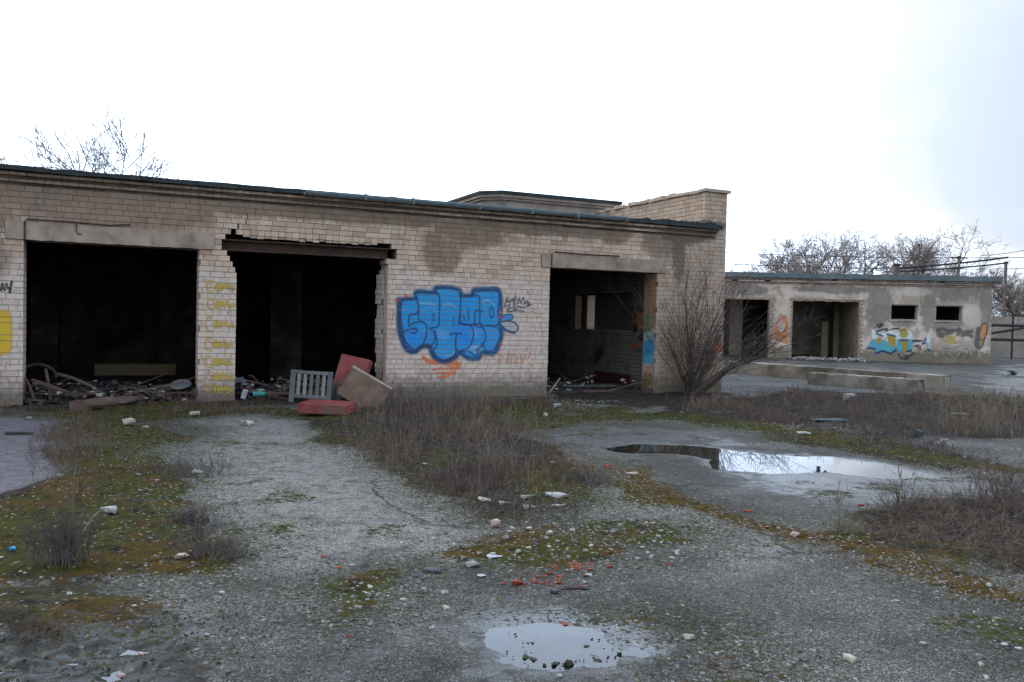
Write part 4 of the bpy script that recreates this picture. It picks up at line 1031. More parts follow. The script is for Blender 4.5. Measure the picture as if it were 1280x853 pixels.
pts, sz, zs = [], [], []
for i in range(260):
    px = random.uniform(985, 1078); p = BB.world(bx(px), random.uniform(-1.6, .3), 0)
    pts.append(p[:2]); sz.append(random.uniform(.06, .28)); zs.append(random.uniform(0, .10))
V, F = heap(pts, sz, zs); tag(obj('rubble', mesh('rubble', V, F, M_RUBBLE)), 'pale dusty rubble along the threshold of the plastered building', 'rubble', kind='stuff')

# ------------------------------------------------------------------ concrete beams lying in the yard
M_BEAM = simple('mossy_concrete_beam', (.085, .07, .05), (.30, .255, .205), 1.3, .92, .2, .5, 25, dirt=(.07, .06, .035))
def long_beam(pa, pb, w, h, label, seed):
    a, b = np.array(pa[:2]), np.array(pb[:2]); L_ = np.linalg.norm(b - a); an = math.atan2(b[1] - a[1], b[0] - a[0])
    import bmesh
    bm = bmesh.new(); bmesh.ops.create_cube(bm, size=1)
    bmesh.ops.subdivide_edges(bm, edges=[e for e in bm.edges if abs(e.verts[0].co.x - e.verts[1].co.x) > .5], cuts=40)
    for v in bm.verts: v.co = Vector(((v.co.x + .5) * L_, (v.co.y + .5) * w, (v.co.z + .5) * h))
    bmesh.ops.bevel(bm, geom=[e for e in bm.edges if e.calc_face_angle(0) > .8], offset=.025, segments=2, affect='EDGES')
    r = random.Random(seed)
    for v in bm.verts:
        v.co += Vector((r.uniform(-.012, .012), r.uniform(-.01, .01), r.uniform(-.012, .008)))
        if L_ - v.co.x < .3 and v.co.z > h * .5 and r.random() < .6: v.co.x -= r.uniform(0, .16)
    V = [v.co[:] for v in bm.verts]; bm.verts.index_update(); F = [[v.index for v in f.verts] for f in bm.faces]; bm.free()
    o = obj('concrete_beam', mesh('concrete_beam', V, F, M_BEAM), None, (a[0], a[1], -.03), (0, 0, an))
    return tag(o, label, 'beam', 'concrete beams lying in the yard')
def hgt(px, yb, yt):
    p = ground_at(px, yb); return EYE + (ray(px, yt)[2]) * (p[1] / ray(px, yt)[1])
p1, p0 = ground_at(1180, 488), ground_at(905, 466)
long_beam(p0, p1, .55, hgt(1180, 488, 470) + .03, 'longer concrete beam lying behind the shorter one in front of the plastered building', 1)
q1, q0 = ground_at(1149, 490.5), ground_at(1009, 480)
long_beam(q0, q1, .45, hgt(1149, 490.5, 475) + .03, 'shorter concrete beam lying in front of the longer one', 2)

# ------------------------------------------------------------------ far fence, rail frame, poles and wires
M_FENCE = simple('pale_fence_panel', (.22, .175, .14), (.34, .28, .23), 1.2, .9, .2, .3, dirt=(.17, .14, .11))
M_DARKSTEEL = simple('dark_steel', (.02, .017, .016), (.045, .035, .03), 5., .7, .3, .1)
M_POLE = simple('weathered_pole', (.10, .075, .06), (.19, .145, .12), 4., .9, .2, .2)
fA = ground_at(1228, 447); fence = empty('concrete_fence', (fA[0] - 1.5, 50.5, 0), 0, 'pale concrete panel fence at the far right behind the dark rails', 'fence')
for i in range(9):
    V, F = box_bev(2.42, .12, 2.35, .02, 1); obj('panel', mesh('panel', V, F, M_FENCE), fence, (i * 2.5 + 1.25, 0, .1))
    V, F = box_bev(.16, .2, 2.6, .02, 1); obj('post', mesh('post', V, F, M_FENCE), fence, (i * 2.5, 0, 0))
rail = empty('pipe_railing', (25.3, 46.5, 0), 0, 'dark steel pipe frame with a slanting brace standing before the pale fence', 'railing')
zA, zB = at_depth(1262, 407, 46.5)[2], at_depth(1262, 425, 46.5)[2]
for z in (zA, zB): V, F = tube1([(-.6, 0, z), (9, 0, z)], .085, 8); obj('rail', mesh('rail', V, F, M_DARKSTEEL), rail)
for x in (.9, 2.7, 3.5, 5.5, 8.): V, F = tube1([(x, 0, 0), (x, 0, zA + (.5 if x in (2.7, 3.5) else 0))], .06, 8); obj('post', mesh('post', V, F, M_DARKSTEEL), rail)
V, F = tube1([(.2, -.1, zB + .1), (3.4, -.1, zA - .1)], .07, 8); obj('brace', mesh('brace', V, F, M_DARKSTEEL), rail)
YP = 72.
def pole(px, ytop, r, label, Y=YP, arm=None):
    t = at_depth(px, ytop, Y); o = empty('railway_pole', (t[0], Y, 0), 0, label, 'pole', 'poles along the railway')
    V, F = tube1([(0, 0, -.2), (0, 0, t[2] * .5), (0, 0, t[2])], r, 10, r * .8); obj('shaft', mesh('shaft', V, F, M_POLE), o)
    V, F = tube1([(0, 0, t[2] - .12), (0, 0, t[2] + .05)], r * 1.15, 10); obj('cap', mesh('cap', V, F, M_DARKSTEEL), o)
    if arm: V, F = beam((-arm, 0, t[2] - .1), (arm, 0, t[2] - .1), .12, .12); obj('crossarm', mesh('crossarm', V, F, M_DARKSTEEL), o)
    return o
pole(1257.5, 328, .15, 'tall rusty pole standing clear of the building near the right edge')
pole(1199, 321, .12, 'pole with a short crossarm rising above the right part of the low roof', arm=.7)
pole(1121, 331, .30, 'short thick pole top just showing above the low roof')
pole(1149, 306, .10, 'slim pole between the bare trees above the low roof', Y=80.)
def wire(name, A, B, r, sag, label, cat, mat=M_DARKSTEEL):
    t = np.linspace(0, 1, 15)[:, None]; p = np.array(A) * (1 - t) + np.array(B) * t; p[:, 2] -= (4 * sag * t * (1 - t))[:, 0]
    V, F = tube1(p - np.array(A), r, 5); return tag(obj(name, mesh(name, V, F, mat), None, tuple(A)), label, cat)
wire('gantry_beam', at_depth(1118, 335.5, YP + .5), at_depth(1260, 322, YP + .5), .085, .1, 'upper dark beam spanning between the railway poles', 'beam')
wire('gantry_beam', at_depth(1124, 339.5, YP - .5), at_depth(1257, 329, YP - .5), .07, .1, 'lower dark beam spanning between the railway poles', 'beam')
for a, b, lab in (((1225, 320), (1330, 302), 'thin wire climbing to the right edge above the poles'), ((905, 330), (1290, 336), 'lowest thin wire running just above the low roof'), ((905, 316), (1290, 322), 'middle thin wire crossing behind the bare trees')):
    wire('wire', at_depth(*a, YP + 4), at_depth(*b, YP + 4), .03, .2, lab, 'wire')

# ------------------------------------------------------------------ bare trees
def norm(v): return v / (np.linalg.norm(v) + 1e-9)
def tree_paths(seed, H, r0, counts, spread=(22, 55), trunk=.42, gnarl=.13, up=.06):
    r = np.random.default_rng(seed); out = [[] for _ in range(len(counts) + 1)]
    def rec(p, d, L_, rad, lev):
        pts = [p]
        for i in range(4):
            d = norm(d + r.normal(0, gnarl, 3) + np.array([0, 0, up])); pts.append(pts[-1] + d * L_ / 4)
        P = np.array(pts); out[lev].append((P, np.linspace(rad, rad * .5, 5)))
        if lev < len(counts):
            for j in range(counts[lev]):
                t = 1. if j == 0 else r.uniform(.25 if lev else .45, 1.)
                i = min(int(t * 4), 3); q = P[i] + (P[i + 1] - P[i]) * (t * 4 - i)
                ax = norm(np.cross(d, r.normal(0, 1, 3))); an = math.radians(r.uniform(*spread) * (.35 if j == 0 else 1))
                dd = d * math.cos(an) + ax * math.sin(an)
                rec(q, dd, L_ * r.uniform(.5, .72) * (1.12 - .3 * t), rad * (1 - .5 * t) * .62, lev + 1)
    rec(np.zeros(3), np.array([r.normal(0, .05), r.normal(0, .05), 1.]), H * trunk, r0, 0)
    top = np.percentile(np.concatenate([P[:, 2] for P, R in out[-1]]), 97); k = H / top
    return [[(P * k, R) for P, R in l] for l in out]
M_BARK = simple('grey_brown_bark', (.085, .065, .055), (.16, .13, .115), 9., .95, .1, .4)
M_TWIG = simple('thin_twigs', (.21, .165, .14), (.33, .265, .23), 4., .95, .1, 0)
M_BIRCH = simple('pale_twigs', (.22, .20, .19), (.33, .31, .30), 4., .95, .1, 0)
def tree(loc, seed, H, r0, counts, label, rmin=.012, mat=None, lmin=1.3, **k):
    o = empty('bare_tree', loc, 0, label, 'tree', 'bare trees behind the buildings')
    L_ = tree_paths(seed, H, r0, counts, **k)
    P = np.array([p for p, _ in L_[0]]); R = np.array([q for _, q in L_[0]]); V, F = tubes(P, R, 8)
    obj('trunk', mesh('trunk', V, F, M_BARK, smooth=True), o)
    P = np.array([p for l in L_[1:3] for p, _ in l]); R = np.maximum(np.array([q for l in L_[1:3] for _, q in l]), rmin * lmin); V, F = tubes(P, R, 5)
    obj('limbs', mesh('limbs', V, F, mat or M_BARK), o)
    P = np.array([p for l in L_[3:] for p, _ in l]); R = np.maximum(np.array([q for l in L_[3:] for _, q in l]), rmin); V, F = tubes(P, R, 3)
    obj('crown', mesh('crown', V, F, mat or M_TWIG), o, kind='stuff')
    return o
def tree_at(px, ytop, Y, seed, r0, counts, label, **k):
    t = at_depth(px, ytop, Y); return tree((t[0], t[1], 0), seed, t[2], r0, counts, label, **k)
tree_at(158, 152, 46, 3, .16, (7, 7, 6, 5), 'taller of the two pale bare trees above the left end of the garage roof', rmin=.0105, lmin=2.4, mat=M_BIRCH, spread=(25, 66), up=.03)
tree_at(70, 170, 50, 5, .14, (7, 7, 6, 5), 'shorter pale bare tree left of the taller one above the garage roof', rmin=.0105, lmin=2.4, mat=M_BIRCH, spread=(25, 66), up=.03)
tree_at(-5, 182, 52, 6, .16, (5, 5, 4, 4), 'pale bare tree cut by the left edge of the photo', rmin=.011, mat=M_BIRCH)
for i, (px, yt, Y, rm, lab) in enumerate([
        (985, 312, 84, .017, 'low spreading bare tree at the left end of the dense clump above the low roof'),
        (1008, 303, 80, .018, 'dense bare tree second from the left in the clump above the low roof'),
        (1038, 292, 78, .018, 'broad dense bare tree with the tallest rounded crown left of the pale gap'),
        (1058, 297, 88, .016, 'bare tree at the right shoulder of the dense left clump'),
        (1086, 289, 82, .012, 'airy bare tree with sparse twigs between the two clumps'),
        (1120, 303, 84, .015, 'small bare tree behind the thick pole top'),
        (1150, 293, 82, .015, 'bare tree with upright twigs behind the slim pole'),
        (1180, 298, 86, .015, 'wide bare tree left of the pole with the crossarm'),
        (1223, 306, 92, .011, 'lone thin bare tree right of the pole with the crossarm'),
        (935, 325, 95, .009, 'faint thin bare tree just right of the brick gable'),
        (915, 330, 95, .009, 'faintest bare tree peeping beside the brick gable'),
        (1262, 352, 78, .015, 'bushy bare tree at the right edge behind the tall rusty pole'),
        (1282, 340, 74, .016, 'bare tree cut by the right edge of the photo'),
        (1246, 368, 80, .014, 'low bare tree just right of the corner of the low building')]):
    tree_at(px, yt, Y, 20 + i, .2, (8, 7, 6, 5) if rm > .0125 else (6, 6, 5, 4), lab, rmin=rm * .92, spread=(25, 72), trunk=.36, up=.03)

# ------------------------------------------------------------------ willow bush by the brick corner
M_WOODY = simple('dark_bush_bark', (.058, .042, .034), (.12, .09, .072), 12., .95, .1, .3)
M_DRY = simple('dry_stems', (.075, .050, .038), (.18, .125, .092), 2., .95, .1, 0)
M_STRAW = simple('straw_stems', (.13, .10, .068), (.24, .19, .13), 2., .95, .1, 0)
M_GREYDRY = simple('grey_dead_stems', (.07, .055, .05), (.14, .115, .10), 2., .95, .1, 0)
bp = on_ground(862, 494); r = np.random.default_rng(12)
bush = empty('willow_bush', bp, 0, 'leafless many-stemmed bush with a leaning trunk at the right corner of the brick garage', 'bush')
Yb = bp[1]
def bpt(px, py, dy=0.): return at_depth(px, py, Yb + dy) - bp
def smooth_path(L, k): return curve(np.array(L), k)
tr_ = smooth_path([bpt(858, 494), bpt(878, 484, -.1), bpt(902, 466, -.25), bpt(922, 456, -.35), bpt(944, 449, -.4)], 3)
V, F = tubes(tr_[None], np.linspace(.085, .025, len(tr_))[None], 10); obj('trunk', mesh('trunk', V, F, M_WOODY, smooth=True), bush)
tr2 = smooth_path([bpt(864, 494), bpt(886, 484, -.05), bpt(910, 462, -.1), bpt(926, 451, -.05), bpt(936, 440, 0.)], 3)
V, F = tubes(tr2[None], np.linspace(.06, .02, len(tr2))[None], 8); obj('trunk', mesh('trunk', V, F, M_WOODY, smooth=True), bush)
PP, RR, P2, R2 = [], [], [], []
def stem(a, d, L_, rad, curl, n=7):
    pts = [a]
    for i in range(n - 1):
        d = norm(d + curl + r.normal(0, .12, 3)); pts.append(pts[-1] + d * L_ / (n - 1))
    return np.array(pts), np.linspace(rad, rad * .25, n)
for i in range(96):
    an = r.uniform(-.62, 1.0) if i % 2 else r.normal(.15, .35); L_ = r.uniform(1.7, 3.5) * (1 - .26 * abs(an))
    d = norm(np.array([math.sin(an), r.normal(-.12, .22), math.cos(an)]))
    p, q = stem(np.array([r.normal(0, .09), r.normal(0, .09), 0]), d, L_, r.uniform(.004, .014), np.array([math.sin(an) * .03, 0, .03])); PP.append(p); RR.append(q)
    for j in range(r.integers(4, 9)):
        k = r.integers(2, 6); dd = norm(p[k] - p[k - 1] + r.normal(0, .38, 3) + np.array([0, 0, .1]))
        p2, q2 = stem(p[k], dd, L_ * r.uniform(.18, .45), .0045, np.array([0, 0, .04])); P2.append(p2); R2.append(q2)
for i in range(30):                                         # shoots rising from the leaning trunk
    k = r.integers(4, len(tr_)); d = norm(np.array([r.uniform(.15, .95), r.normal(0, .25), r.uniform(.25, .9)]))
    p, q = stem(tr_[k], d, r.uniform(.7, 2.0), .010, np.array([.05, 0, -.01])); PP.append(p); RR.append(q)
    for j in range(5):
        kk = r.integers(2, 6); p2, q2 = stem(p[kk], norm(p[kk] - p[kk - 1] + r.normal(0, .4, 3)), r.uniform(.2, .6), .005, np.array([0, 0, .02])); P2.append(p2); R2.append(q2)
V, F = tubes(np.array(PP), np.array(RR), 5); obj('stems', mesh('stems', V, F, M_WOODY), bush, kind='stuff')
V, F = tubes(np.array(P2), np.array(R2), 3); obj('twigs', mesh('twigs', V, F, M_WOODY), bush, kind='stuff')

# ------------------------------------------------------------------ dry weeds
def weed_geo(xy, hmin, hmax, r0, lean=.35, branch=4, seed=0, curl=.08):
    r = np.random.default_rng(seed); n = len(xy); k = 5
    z = gz(xy[:, 0], xy[:, 1]) - .01
    h = r.uniform(hmin, hmax, n) * r.uniform(.5, 1, n)
    D = np.stack([r.normal(0, lean, n), r.normal(0, lean, n), np.ones(n)], -1); D /= np.linalg.norm(D, axis=1, keepdims=True)
    P = [np.stack([xy[:, 0], xy[:, 1], z], -1)]
    for i in range(k - 1):
        D = D + r.normal(0, curl, D.shape) + np.array([0, 0, -.04]); D /= np.linalg.norm(D, axis=1, keepdims=True)
        P.append(P[-1] + D * (h / (k - 1))[:, None])
    P = np.stack(P, 1); R = np.linspace(1, .35, k)[None] * r.uniform(.6, 1.2, n)[:, None] * r0
    geo = [tubes(P, R, 3)]
    if branch:
        m = n * branch; i = np.repeat(np.arange(n), branch); t = r.integers(1, k - 1, m)
        A = P[i, t]; d = (P[i, t + 1] - P[i, t]); d /= np.linalg.norm(d, axis=1, keepdims=True)
        d = d + r.normal(0, .5, d.shape); d /= np.linalg.norm(d, axis=1, keepdims=True)
        L_ = h[i] * r.uniform(.12, .38, m)
        Q = np.stack([A, A + d * (L_ * .5)[:, None], A + d * L_[:, None] + np.array([0, 0, 1]) * (L_ * .15)[:, None]], 1)
        geo.append(tubes(Q, np.array([[.7, .55, .3]]) * np.full((m, 1), r0), 3))
    return cat_geo(geo)
def scatter_poly(pix, n, seed, clump=.0):
    p = Pz(pix); r = np.random.default_rng(seed); lo, hi = p.min(0), p.max(0); out = []
    while sum(len(o) for o in out) < n:
        q = r.uniform(lo, hi, (n * 4, 2)); w = soft_poly(q[:, 0], q[:, 1], p, .5)
        if clump: w = w * sstep(.5 - .02, .5 + .1, fbm(q[:, 0], q[:, 1], 1.1, 3, seed) * (1 - 0) + (.12 - clump * .12))
        out.append(q[r.random(len(q)) < w])
    return np.concatenate(out)[:n]
M_WEEDMIX = [M_DRY, M_STRAW, M_GREYDRY]
def weeds(pix, n, h, r0, label, seed, mat=M_DRY, clump=.6, branch=4, lean=.35, name='dry_weeds'):
    xy = scatter_poly(pix, n, seed, clump)
    V, F = weed_geo(xy, h[0], h[1], r0, lean, branch, seed)
    tag(obj(name, mesh(name, V, F, mat)), label, 'weeds', kind='stuff')
CENT = [(470, 506), (690, 500), (690, 512), (640, 530), (700, 556), (720, 590), (700, 612), (640, 630), (560, 632), (500, 600), (440, 565), (420, 540)]
weeds(CENT, 2800, (.06, .32), .0026, 'brown tangle of dry weeds in the middle of the yard', 51)
weeds(CENT, 420, (.25, .62), .0026, 'straw-coloured taller stalks standing in the brown tangle mid-yard', 52, M_STRAW, .8, 2, .2)
weeds([(470, 500), (560, 500), (620, 512), (560, 548), (480, 545), (430, 530)], 380, (.2, .55), .003, 'grey-brown stalks against the foot of the wall under the blue graffiti', 53, M_GREYDRY, .5)
weeds([(550, 600), (700, 560), (770, 600), (780, 628), (660, 650), (600, 655)], 1100, (.06, .25), .0026, 'low matted dead grass at the near end of the middle weed patch', 54, M_GREYDRY, .6, 3, .9, 'dead_grass')
weeds([(850, 512), (905, 500), (1000, 490), (1290, 500), (1290, 545), (1150, 545), (1050, 535), (930, 530)], 2300, (.08, .34), .0040, 'reddish-brown strip of dry weeds across the right of the yard', 55, M_DRY, .7)
weeds([(1150, 500), (1290, 498), (1290, 548), (1170, 545)], 260, (.3, .75), .0042, 'taller straw stalks at the right end of the weed strip', 56, M_STRAW, .6, 3, .2)
weeds([(960, 520), (1100, 535), (1290, 580), (1290, 595), (1100, 565), (950, 540)], 900, (.06, .2), .0035, 'low dead grass along the far edge of the long puddle', 57, M_GREYDRY, .8, 3, .8, 'dead_grass')
weeds([(1062, 655), (1120, 632), (1290, 618), (1400, 640), (1400, 720), (1290, 715), (1180, 698), (1090, 680)], 1900, (.04, .18), .0022, 'matted brown weeds in the right foreground', 58, M_DRY, .5, 4, 1.3)
weeds([(1190, 640), (1290, 600), (1400, 620), (1400, 700), (1290, 690)], 150, (.25, .5), .0026, 'upright stalks in the matted weeds at the right foreground edge', 59, M_GREYDRY, .6, 4, .3)
weeds([(60, 535), (115, 530), (120, 560), (110, 600), (60, 605)], 420, (.1, .38), .0028, 'reddish dry weeds beside the mauve concrete slab', 60, M_DRY, .4)
weeds([(-40, 516), (30, 512), (240, 500), (340, 498), (340, 520), (240, 520), (60, 526)], 500, (.08, .3), .003, 'sparse weeds along the foot of the left doorways', 61, M_DRY, .8)
weeds([(190, 560), (260, 545), (280, 660), (225, 690), (190, 640)], 420, (.05, .22), .0026, 'grey dead tufts along the left edge of the gravel path', 62, M_GREYDRY, .7, 4, .7)
weeds([(870, 505), (910, 496), (960, 500), (900, 530)], 350, (.1, .35), .003, 'dark weeds around the foot of the willow bush', 63, M_DRY, .3)
weeds([(380, 500), (700, 495), (800, 540), (800, 640), (640, 680), (500, 640), (400, 580)], 420, (.05, .28), .0026, 'scattered dry stalks around the rim of the middle weed patch', 64, M_STRAW, .9, 3, .5)
weeds([(820, 500), (1290, 490), (1290, 610), (1000, 560)], 420, (.08, .4), .0036, 'scattered stalks and tufts about the right weed strip', 65, M_STRAW, .95, 3, .4)
weeds([(990, 650), (1100, 620), (1300, 600), (1300, 770), (1060, 710)], 300, (.04, .22), .0022, 'scattered stalks about the right foreground weeds', 66, M_STRAW, .9, 3, .6)
weeds([(0, 520), (340, 505), (330, 700), (0, 740)], 420, (.04, .2), .0024, 'scattered dry stalks over the left moss', 67, M_DRY, .95, 3, .6)
def plant(px, py, n, h, spread, r0, label, seed, mat=M_GREYDRY, lean=.25, branch=6, name='dead_plant', cat='plant'):
    b = on_ground(px, py); r = np.random.default_rng(seed)
    xy = b[:2] + r.normal(0, spread, (n, 2)) * np.array([1, .7])
    V, F = weed_geo(xy, h * .55, h, r0, lean, branch, seed, .1); V = V - b
    return tag(obj(name, mesh(name, V, F, mat), None, tuple(b)), label, cat)
plant(80, 712, 130, .50, .10, .0022, 'tall dark clump of dead stalks standing on the moss at the left', 71)
plant(84, 705, 5, .85, .03, .006, 'tallest bare stick rising from the dead clump on the left moss', 72, M_STRAW, .08, 3, 'dead_stalk')
plant(266, 700, 150, .20, .12, .0022, 'low round grey dead bush at the foot of the gravel path', 73, lean=.7)
plant(236, 655, 110, .22, .07, .0022, 'pale grey dead tuft left of the gravel path', 74, lean=.6)
plant(50, 800, 90, .16, .09, .0022, 'brown sodden tuft in the puddle at the lower left corner', 75, M_DRY, .8)
plant(1058, 668, 160, .22, .07, .0018, 'straw-coloured grass tuft at the near edge of the right weeds', 76, M_STRAW, .35, 0, 'grass_tuft', 'grass tuft')
plant(1128, 642, 16, .62, .07, .0035, 'reddish twiggy sapling standing in the wet ground right of the long puddle', 77, M_DRY, .3, 9, 'sapling')
plant(1250, 640, 40, .62, .22, .0032, 'group of twiggy stalks at the right edge before the long puddle', 78, M_DRY, .25, 8)
plant(1042, 630, 8, .34, .05, .003, 'thin little twigs left of the red brick by the long puddle', 79, M_DRY, .4, 6)
plant(730, 605, 120, .25, .14, .0024, 'grey-brown tuft beside the pale slabs mid-yard', 80, M_GREYDRY, .5)
plant(1235, 545, 40, .75, .25, .004, 'tallest straw stalks in the weed strip near the right edge', 82, M_STRAW, .15, 4)
# bleached little bush in the middle of the weeds
b = on_ground(614, 596); r = np.random.default_rng(90); PP, RR, P2, R2 = [], [], [], []
for i in range(13):
    an = r.normal(-.15, .5); p, q = stem(np.array([0, 0, .0]) + r.normal(0, .02, 3) * np.array([1, 1, 0]), norm(np.array([math.sin(an), r.normal(0, .3), math.cos(an)])), r.uniform(.4, .75), .0042, np.array([math.sin(an) * .08, 0, .02])); PP.append(p); RR.append(q)
    for j in range(6):
        k = r.integers(2, 6); p2, q2 = stem(p[k], norm(p[k] - p[k - 1] + r.normal(0, .4, 3)), r.uniform(.12, .35), .0024, np.zeros(3)); P2.append(p2); R2.append(q2)
o = empty('dead_bush', b, 0, 'bleached leafless little bush among the brown weeds mid-yard', 'bush')
M_BLEACH = simple('bleached_twigs', (.13, .105, .09), (.20, .165, .145), 3., .95, .1, 0)
V, F = tubes(np.array(PP), np.array(RR), 4); obj('stems', mesh('stems', V, F, M_BLEACH), o, kind='stuff')
V, F = tubes(np.array(P2), np.array(R2), 3); obj('twigs', mesh('twigs', V, F, M_BLEACH), o, kind='stuff')

# ------------------------------------------------------------------ broken furniture by the middle doorway
M_RED = simple('faded_red_vinyl', (.15, .028, .024), (.25, .055, .046), 3., .6, .3, .3, 10, dirt=(.12, .075, .055))
M_BOARD = simple('brown_fibreboard', (.10, .062, .042), (.165, .112, .078), 3., .9, .2, .3, dirt=(.11, .08, .055))
M_GREYWOOD = simple('grey_weathered_wood', (.075, .08, .08), (.16, .16, .15), 6., .9, .2, .4, stretch=(1, 1, .2), dirt=(.07, .065, .06))
M_BROWNWOOD = simple('brown_rotten_wood', (.07, .045, .034), (.15, .10, .078), 5., .92, .15, .5, stretch=(.3, 1, 1), dirt=(.06, .04, .03))
M_YELWOOD = simple('shaded_yellow_paint', (.04, .024, .005), (.06, .036, .008), 3., .6, .3, .2)  # yellow darkened: the shade inside the doorway is put into its colour
M_FOAM = simple('pale_foam', (.24, .19, .14), (.33, .27, .21), 8.)
pA = FB.world(*(lambda s: (s, -.75, 0))(FB.at(387, 480, -.75)[0]))
def setz(p): p = np.array(p, float); p[2] = gz(p[0], p[1])[0]; return p
cr = empty('slatted_frame', setz(on_ground(388, 506)), .12, 'grey slatted wooden frame leaning before the middle doorway', 'wooden frame')
cr.rotation_euler = (-.10, .05, .10)
Wd, Ht = .70, .60
for x in (-Wd / 2, Wd / 2 - .03):
    V, F = box_bev(.09, .06, Ht, .006, 1, .003, 5, 1); obj('post', mesh('post', V, F, M_GREYWOOD), cr, (x, 0, 0))
for z in (.09, Ht - .07):
    V, F = box_bev(Wd - .12, .05, .065, .005, 1, .003, 6, 1); obj('rail', mesh('rail', V, F, M_GREYWOOD), cr, (-.015, 0, z))
M_SLATP = simple('pale_worn_slat', (.17, .145, .125), (.28, .24, .205), 6., .9, .2, .3, stretch=(1, 1, .2))
for i in range(5):
    V, F = box_bev(.062, .022, Ht - .22, .004, 1, .002, 10 + i, 1)
    obj('slat', mesh('slat', V, F, M_SLATP if i in (0, 1, 4) else M_GREYWOOD), cr, (-.24 + i * .113, -.005, .152), (0, 0, 0))
V, F = box_bev(.05, .55, .40, .01, 1, .006, 7, 2); obj('side_board', mesh('side_board', V, F, M_GREYWOOD), cr, (Wd / 2 + .06, .30, .02), (0, .1, -.25))
def cushion(loc, dims, rot, label, seed):
    V, F = box_bev(*dims, .016, 2, .004, seed, 3)
    o = obj('red_cushion', mesh('red_cushion', V, F, M_RED, smooth=False), None, loc, rot)
    return tag(o, label, 'cushion', 'red seat cushions by the middle doorway')
cushion(setz(on_ground(405, 523)) + np.array([0, .25, .03]), (.80, .62, .16), (.02, .03, -.10), 'flat red cushion lying on the ground in front of the slatted frame', 1)
cushion(setz(on_ground(424, 506)) + np.array([.0, .55, .05]), (.62, .16, .82), (-.25, .18, -.25), 'red cushion standing upright behind the brown board', 2)
bo = obj('leaning_board', None, None) if False else None
bb = empty('leaning_board', setz(on_ground(446, 508)) + np.array([.0, .0, .02]), 0, 'brown fibreboard with a pale top rail leaning at the right of the middle doorway', 'board')
bb.rotation_euler = (-.5, .52, .18)
V, F = box_bev(.82, .035, .62, .006, 1, .006, 3, 4); obj('board', mesh('board', V, F, M_BOARD), bb, (.0, 0, 0))
V, F = box_bev(.84, .06, .05, .006, 1, .003, 4, 2); obj('rail', mesh('rail', V, F, M_FOAM), bb, (.0, .0, .60))
V, F = box_bev(.60, .05, .11, .008, 1, .005, 9, 2); tag(obj('orange_plank', mesh('orange_plank', V, F, simple('orange_brown_plank', (.23, .11, .055), (.33, .17, .09), 5.)), None, setz(on_ground(440, 506)) + np.array([0, -.05, .1]), (.0, .42, .05)), 'short orange-brown plank slanting under the brown panel', 'plank')
V, F = box_bev(.34, .26, .02, .004, 1, .012, 12, 3); tag(obj('dark_sheet', mesh('dark_sheet', V, F, M_FELT), None, setz(on_ground(470, 527)), (.02, .05, .2)), 'dark sheet of roofing felt on the ground right of the flat red cushion', 'felt sheet')

# ------------------------------------------------------------------ debris inside and before the doorways
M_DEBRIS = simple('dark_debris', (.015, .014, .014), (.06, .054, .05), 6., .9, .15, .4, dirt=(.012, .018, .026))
def door_heap(s0, s1, y0, y1, n, hmax, label, seed, smax=.22):
    global random
    r = random.Random(seed); pts, sz, zs = [], [], []
    for i in range(n):
        s, y = r.uniform(s0, s1), r.uniform(y0, y1); p = FB.world(s, y, 0); pts.append(p[:2]); sz.append(r.uniform(.04, smax))
        zs.append(max(0, hmax * (.4 + .6 * vnoise(s, y, 1.7, seed)) * math.sin(math.pi * min(1, max(0, (y - y0) / (y1 - y0))))))
    V, F = heap(pts, sz, zs); tag(obj('rubble', mesh('rubble', V, F, M_DEBRIS)), label, 'rubble', kind='stuff')
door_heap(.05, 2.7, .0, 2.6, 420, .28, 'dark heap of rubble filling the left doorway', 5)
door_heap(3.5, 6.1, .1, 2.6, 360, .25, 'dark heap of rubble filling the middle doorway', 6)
door_heap(10.0, 12.6, .3, 3.2, 60, .02, 'scattered rubbish on the floor of the right doorway', 7, .12)
def onfb(px, py, off): s, z = FB.at(px, py, off); return FB.world(s, off, z)
def thing_mesh(name, VF, mat, loc, rot, label, cat, group=None, smooth=False):
    return tag(obj(name, mesh(name, VF[0], VF[1], mat, smooth=smooth), None, tuple(loc), rot), label, cat, group)
a = onfb(118, 469, 2.4); b_ = onfb(220, 470, 2.4)
thing_mesh('yellow_beam', box_bev(np.linalg.norm(b_ - a), .16, .24, .012, 1, .004, 1, 3), M_YELWOOD, ((a + b_) / 2)[:3] - np.array([0, 0, .0]), (0, 0, FB.ang), 'dull yellow painted beam lying deep in the left doorway', 'beam')
# rotten slab of wood lying across the left doorway
a = on_ground(98, 514); b_ = on_ground(232, 497); d = b_ - a; L_ = np.linalg.norm(d)
t = np.linspace(0, 1, 14); rg = np.random.default_rng(4); an = np.arange(10) / 10 * 2 * np.pi
V = []
for i, q in enumerate(t):
    w, h = (.20 + .05 * math.sin(q * 7)) * (1 - .55 * q ** 2), (.085 + .02 * math.sin(q * 5 + 1)) * (1 - .4 * q)
    for k in an: V.append((q * L_, w * math.cos(k) + rg.normal(0, .012) + .05 * math.sin(q * 4), h * math.sin(k) + rg.normal(0, .010) + h * .7 + .04 * q))
F = [[i * 10 + k, i * 10 + (k + 1) % 10, (i + 1) * 10 + (k + 1) % 10, (i + 1) * 10 + k] for i in range(13) for k in range(10)] + [list(range(10))[::-1], [130 + k for k in range(10)]]
thing_mesh('rotten_log', (V, F), M_BROWNWOOD, a, (0, 0, math.atan2(d[1], d[0])), 'long brown rotten log lying across the foot of the left doorway', 'log')
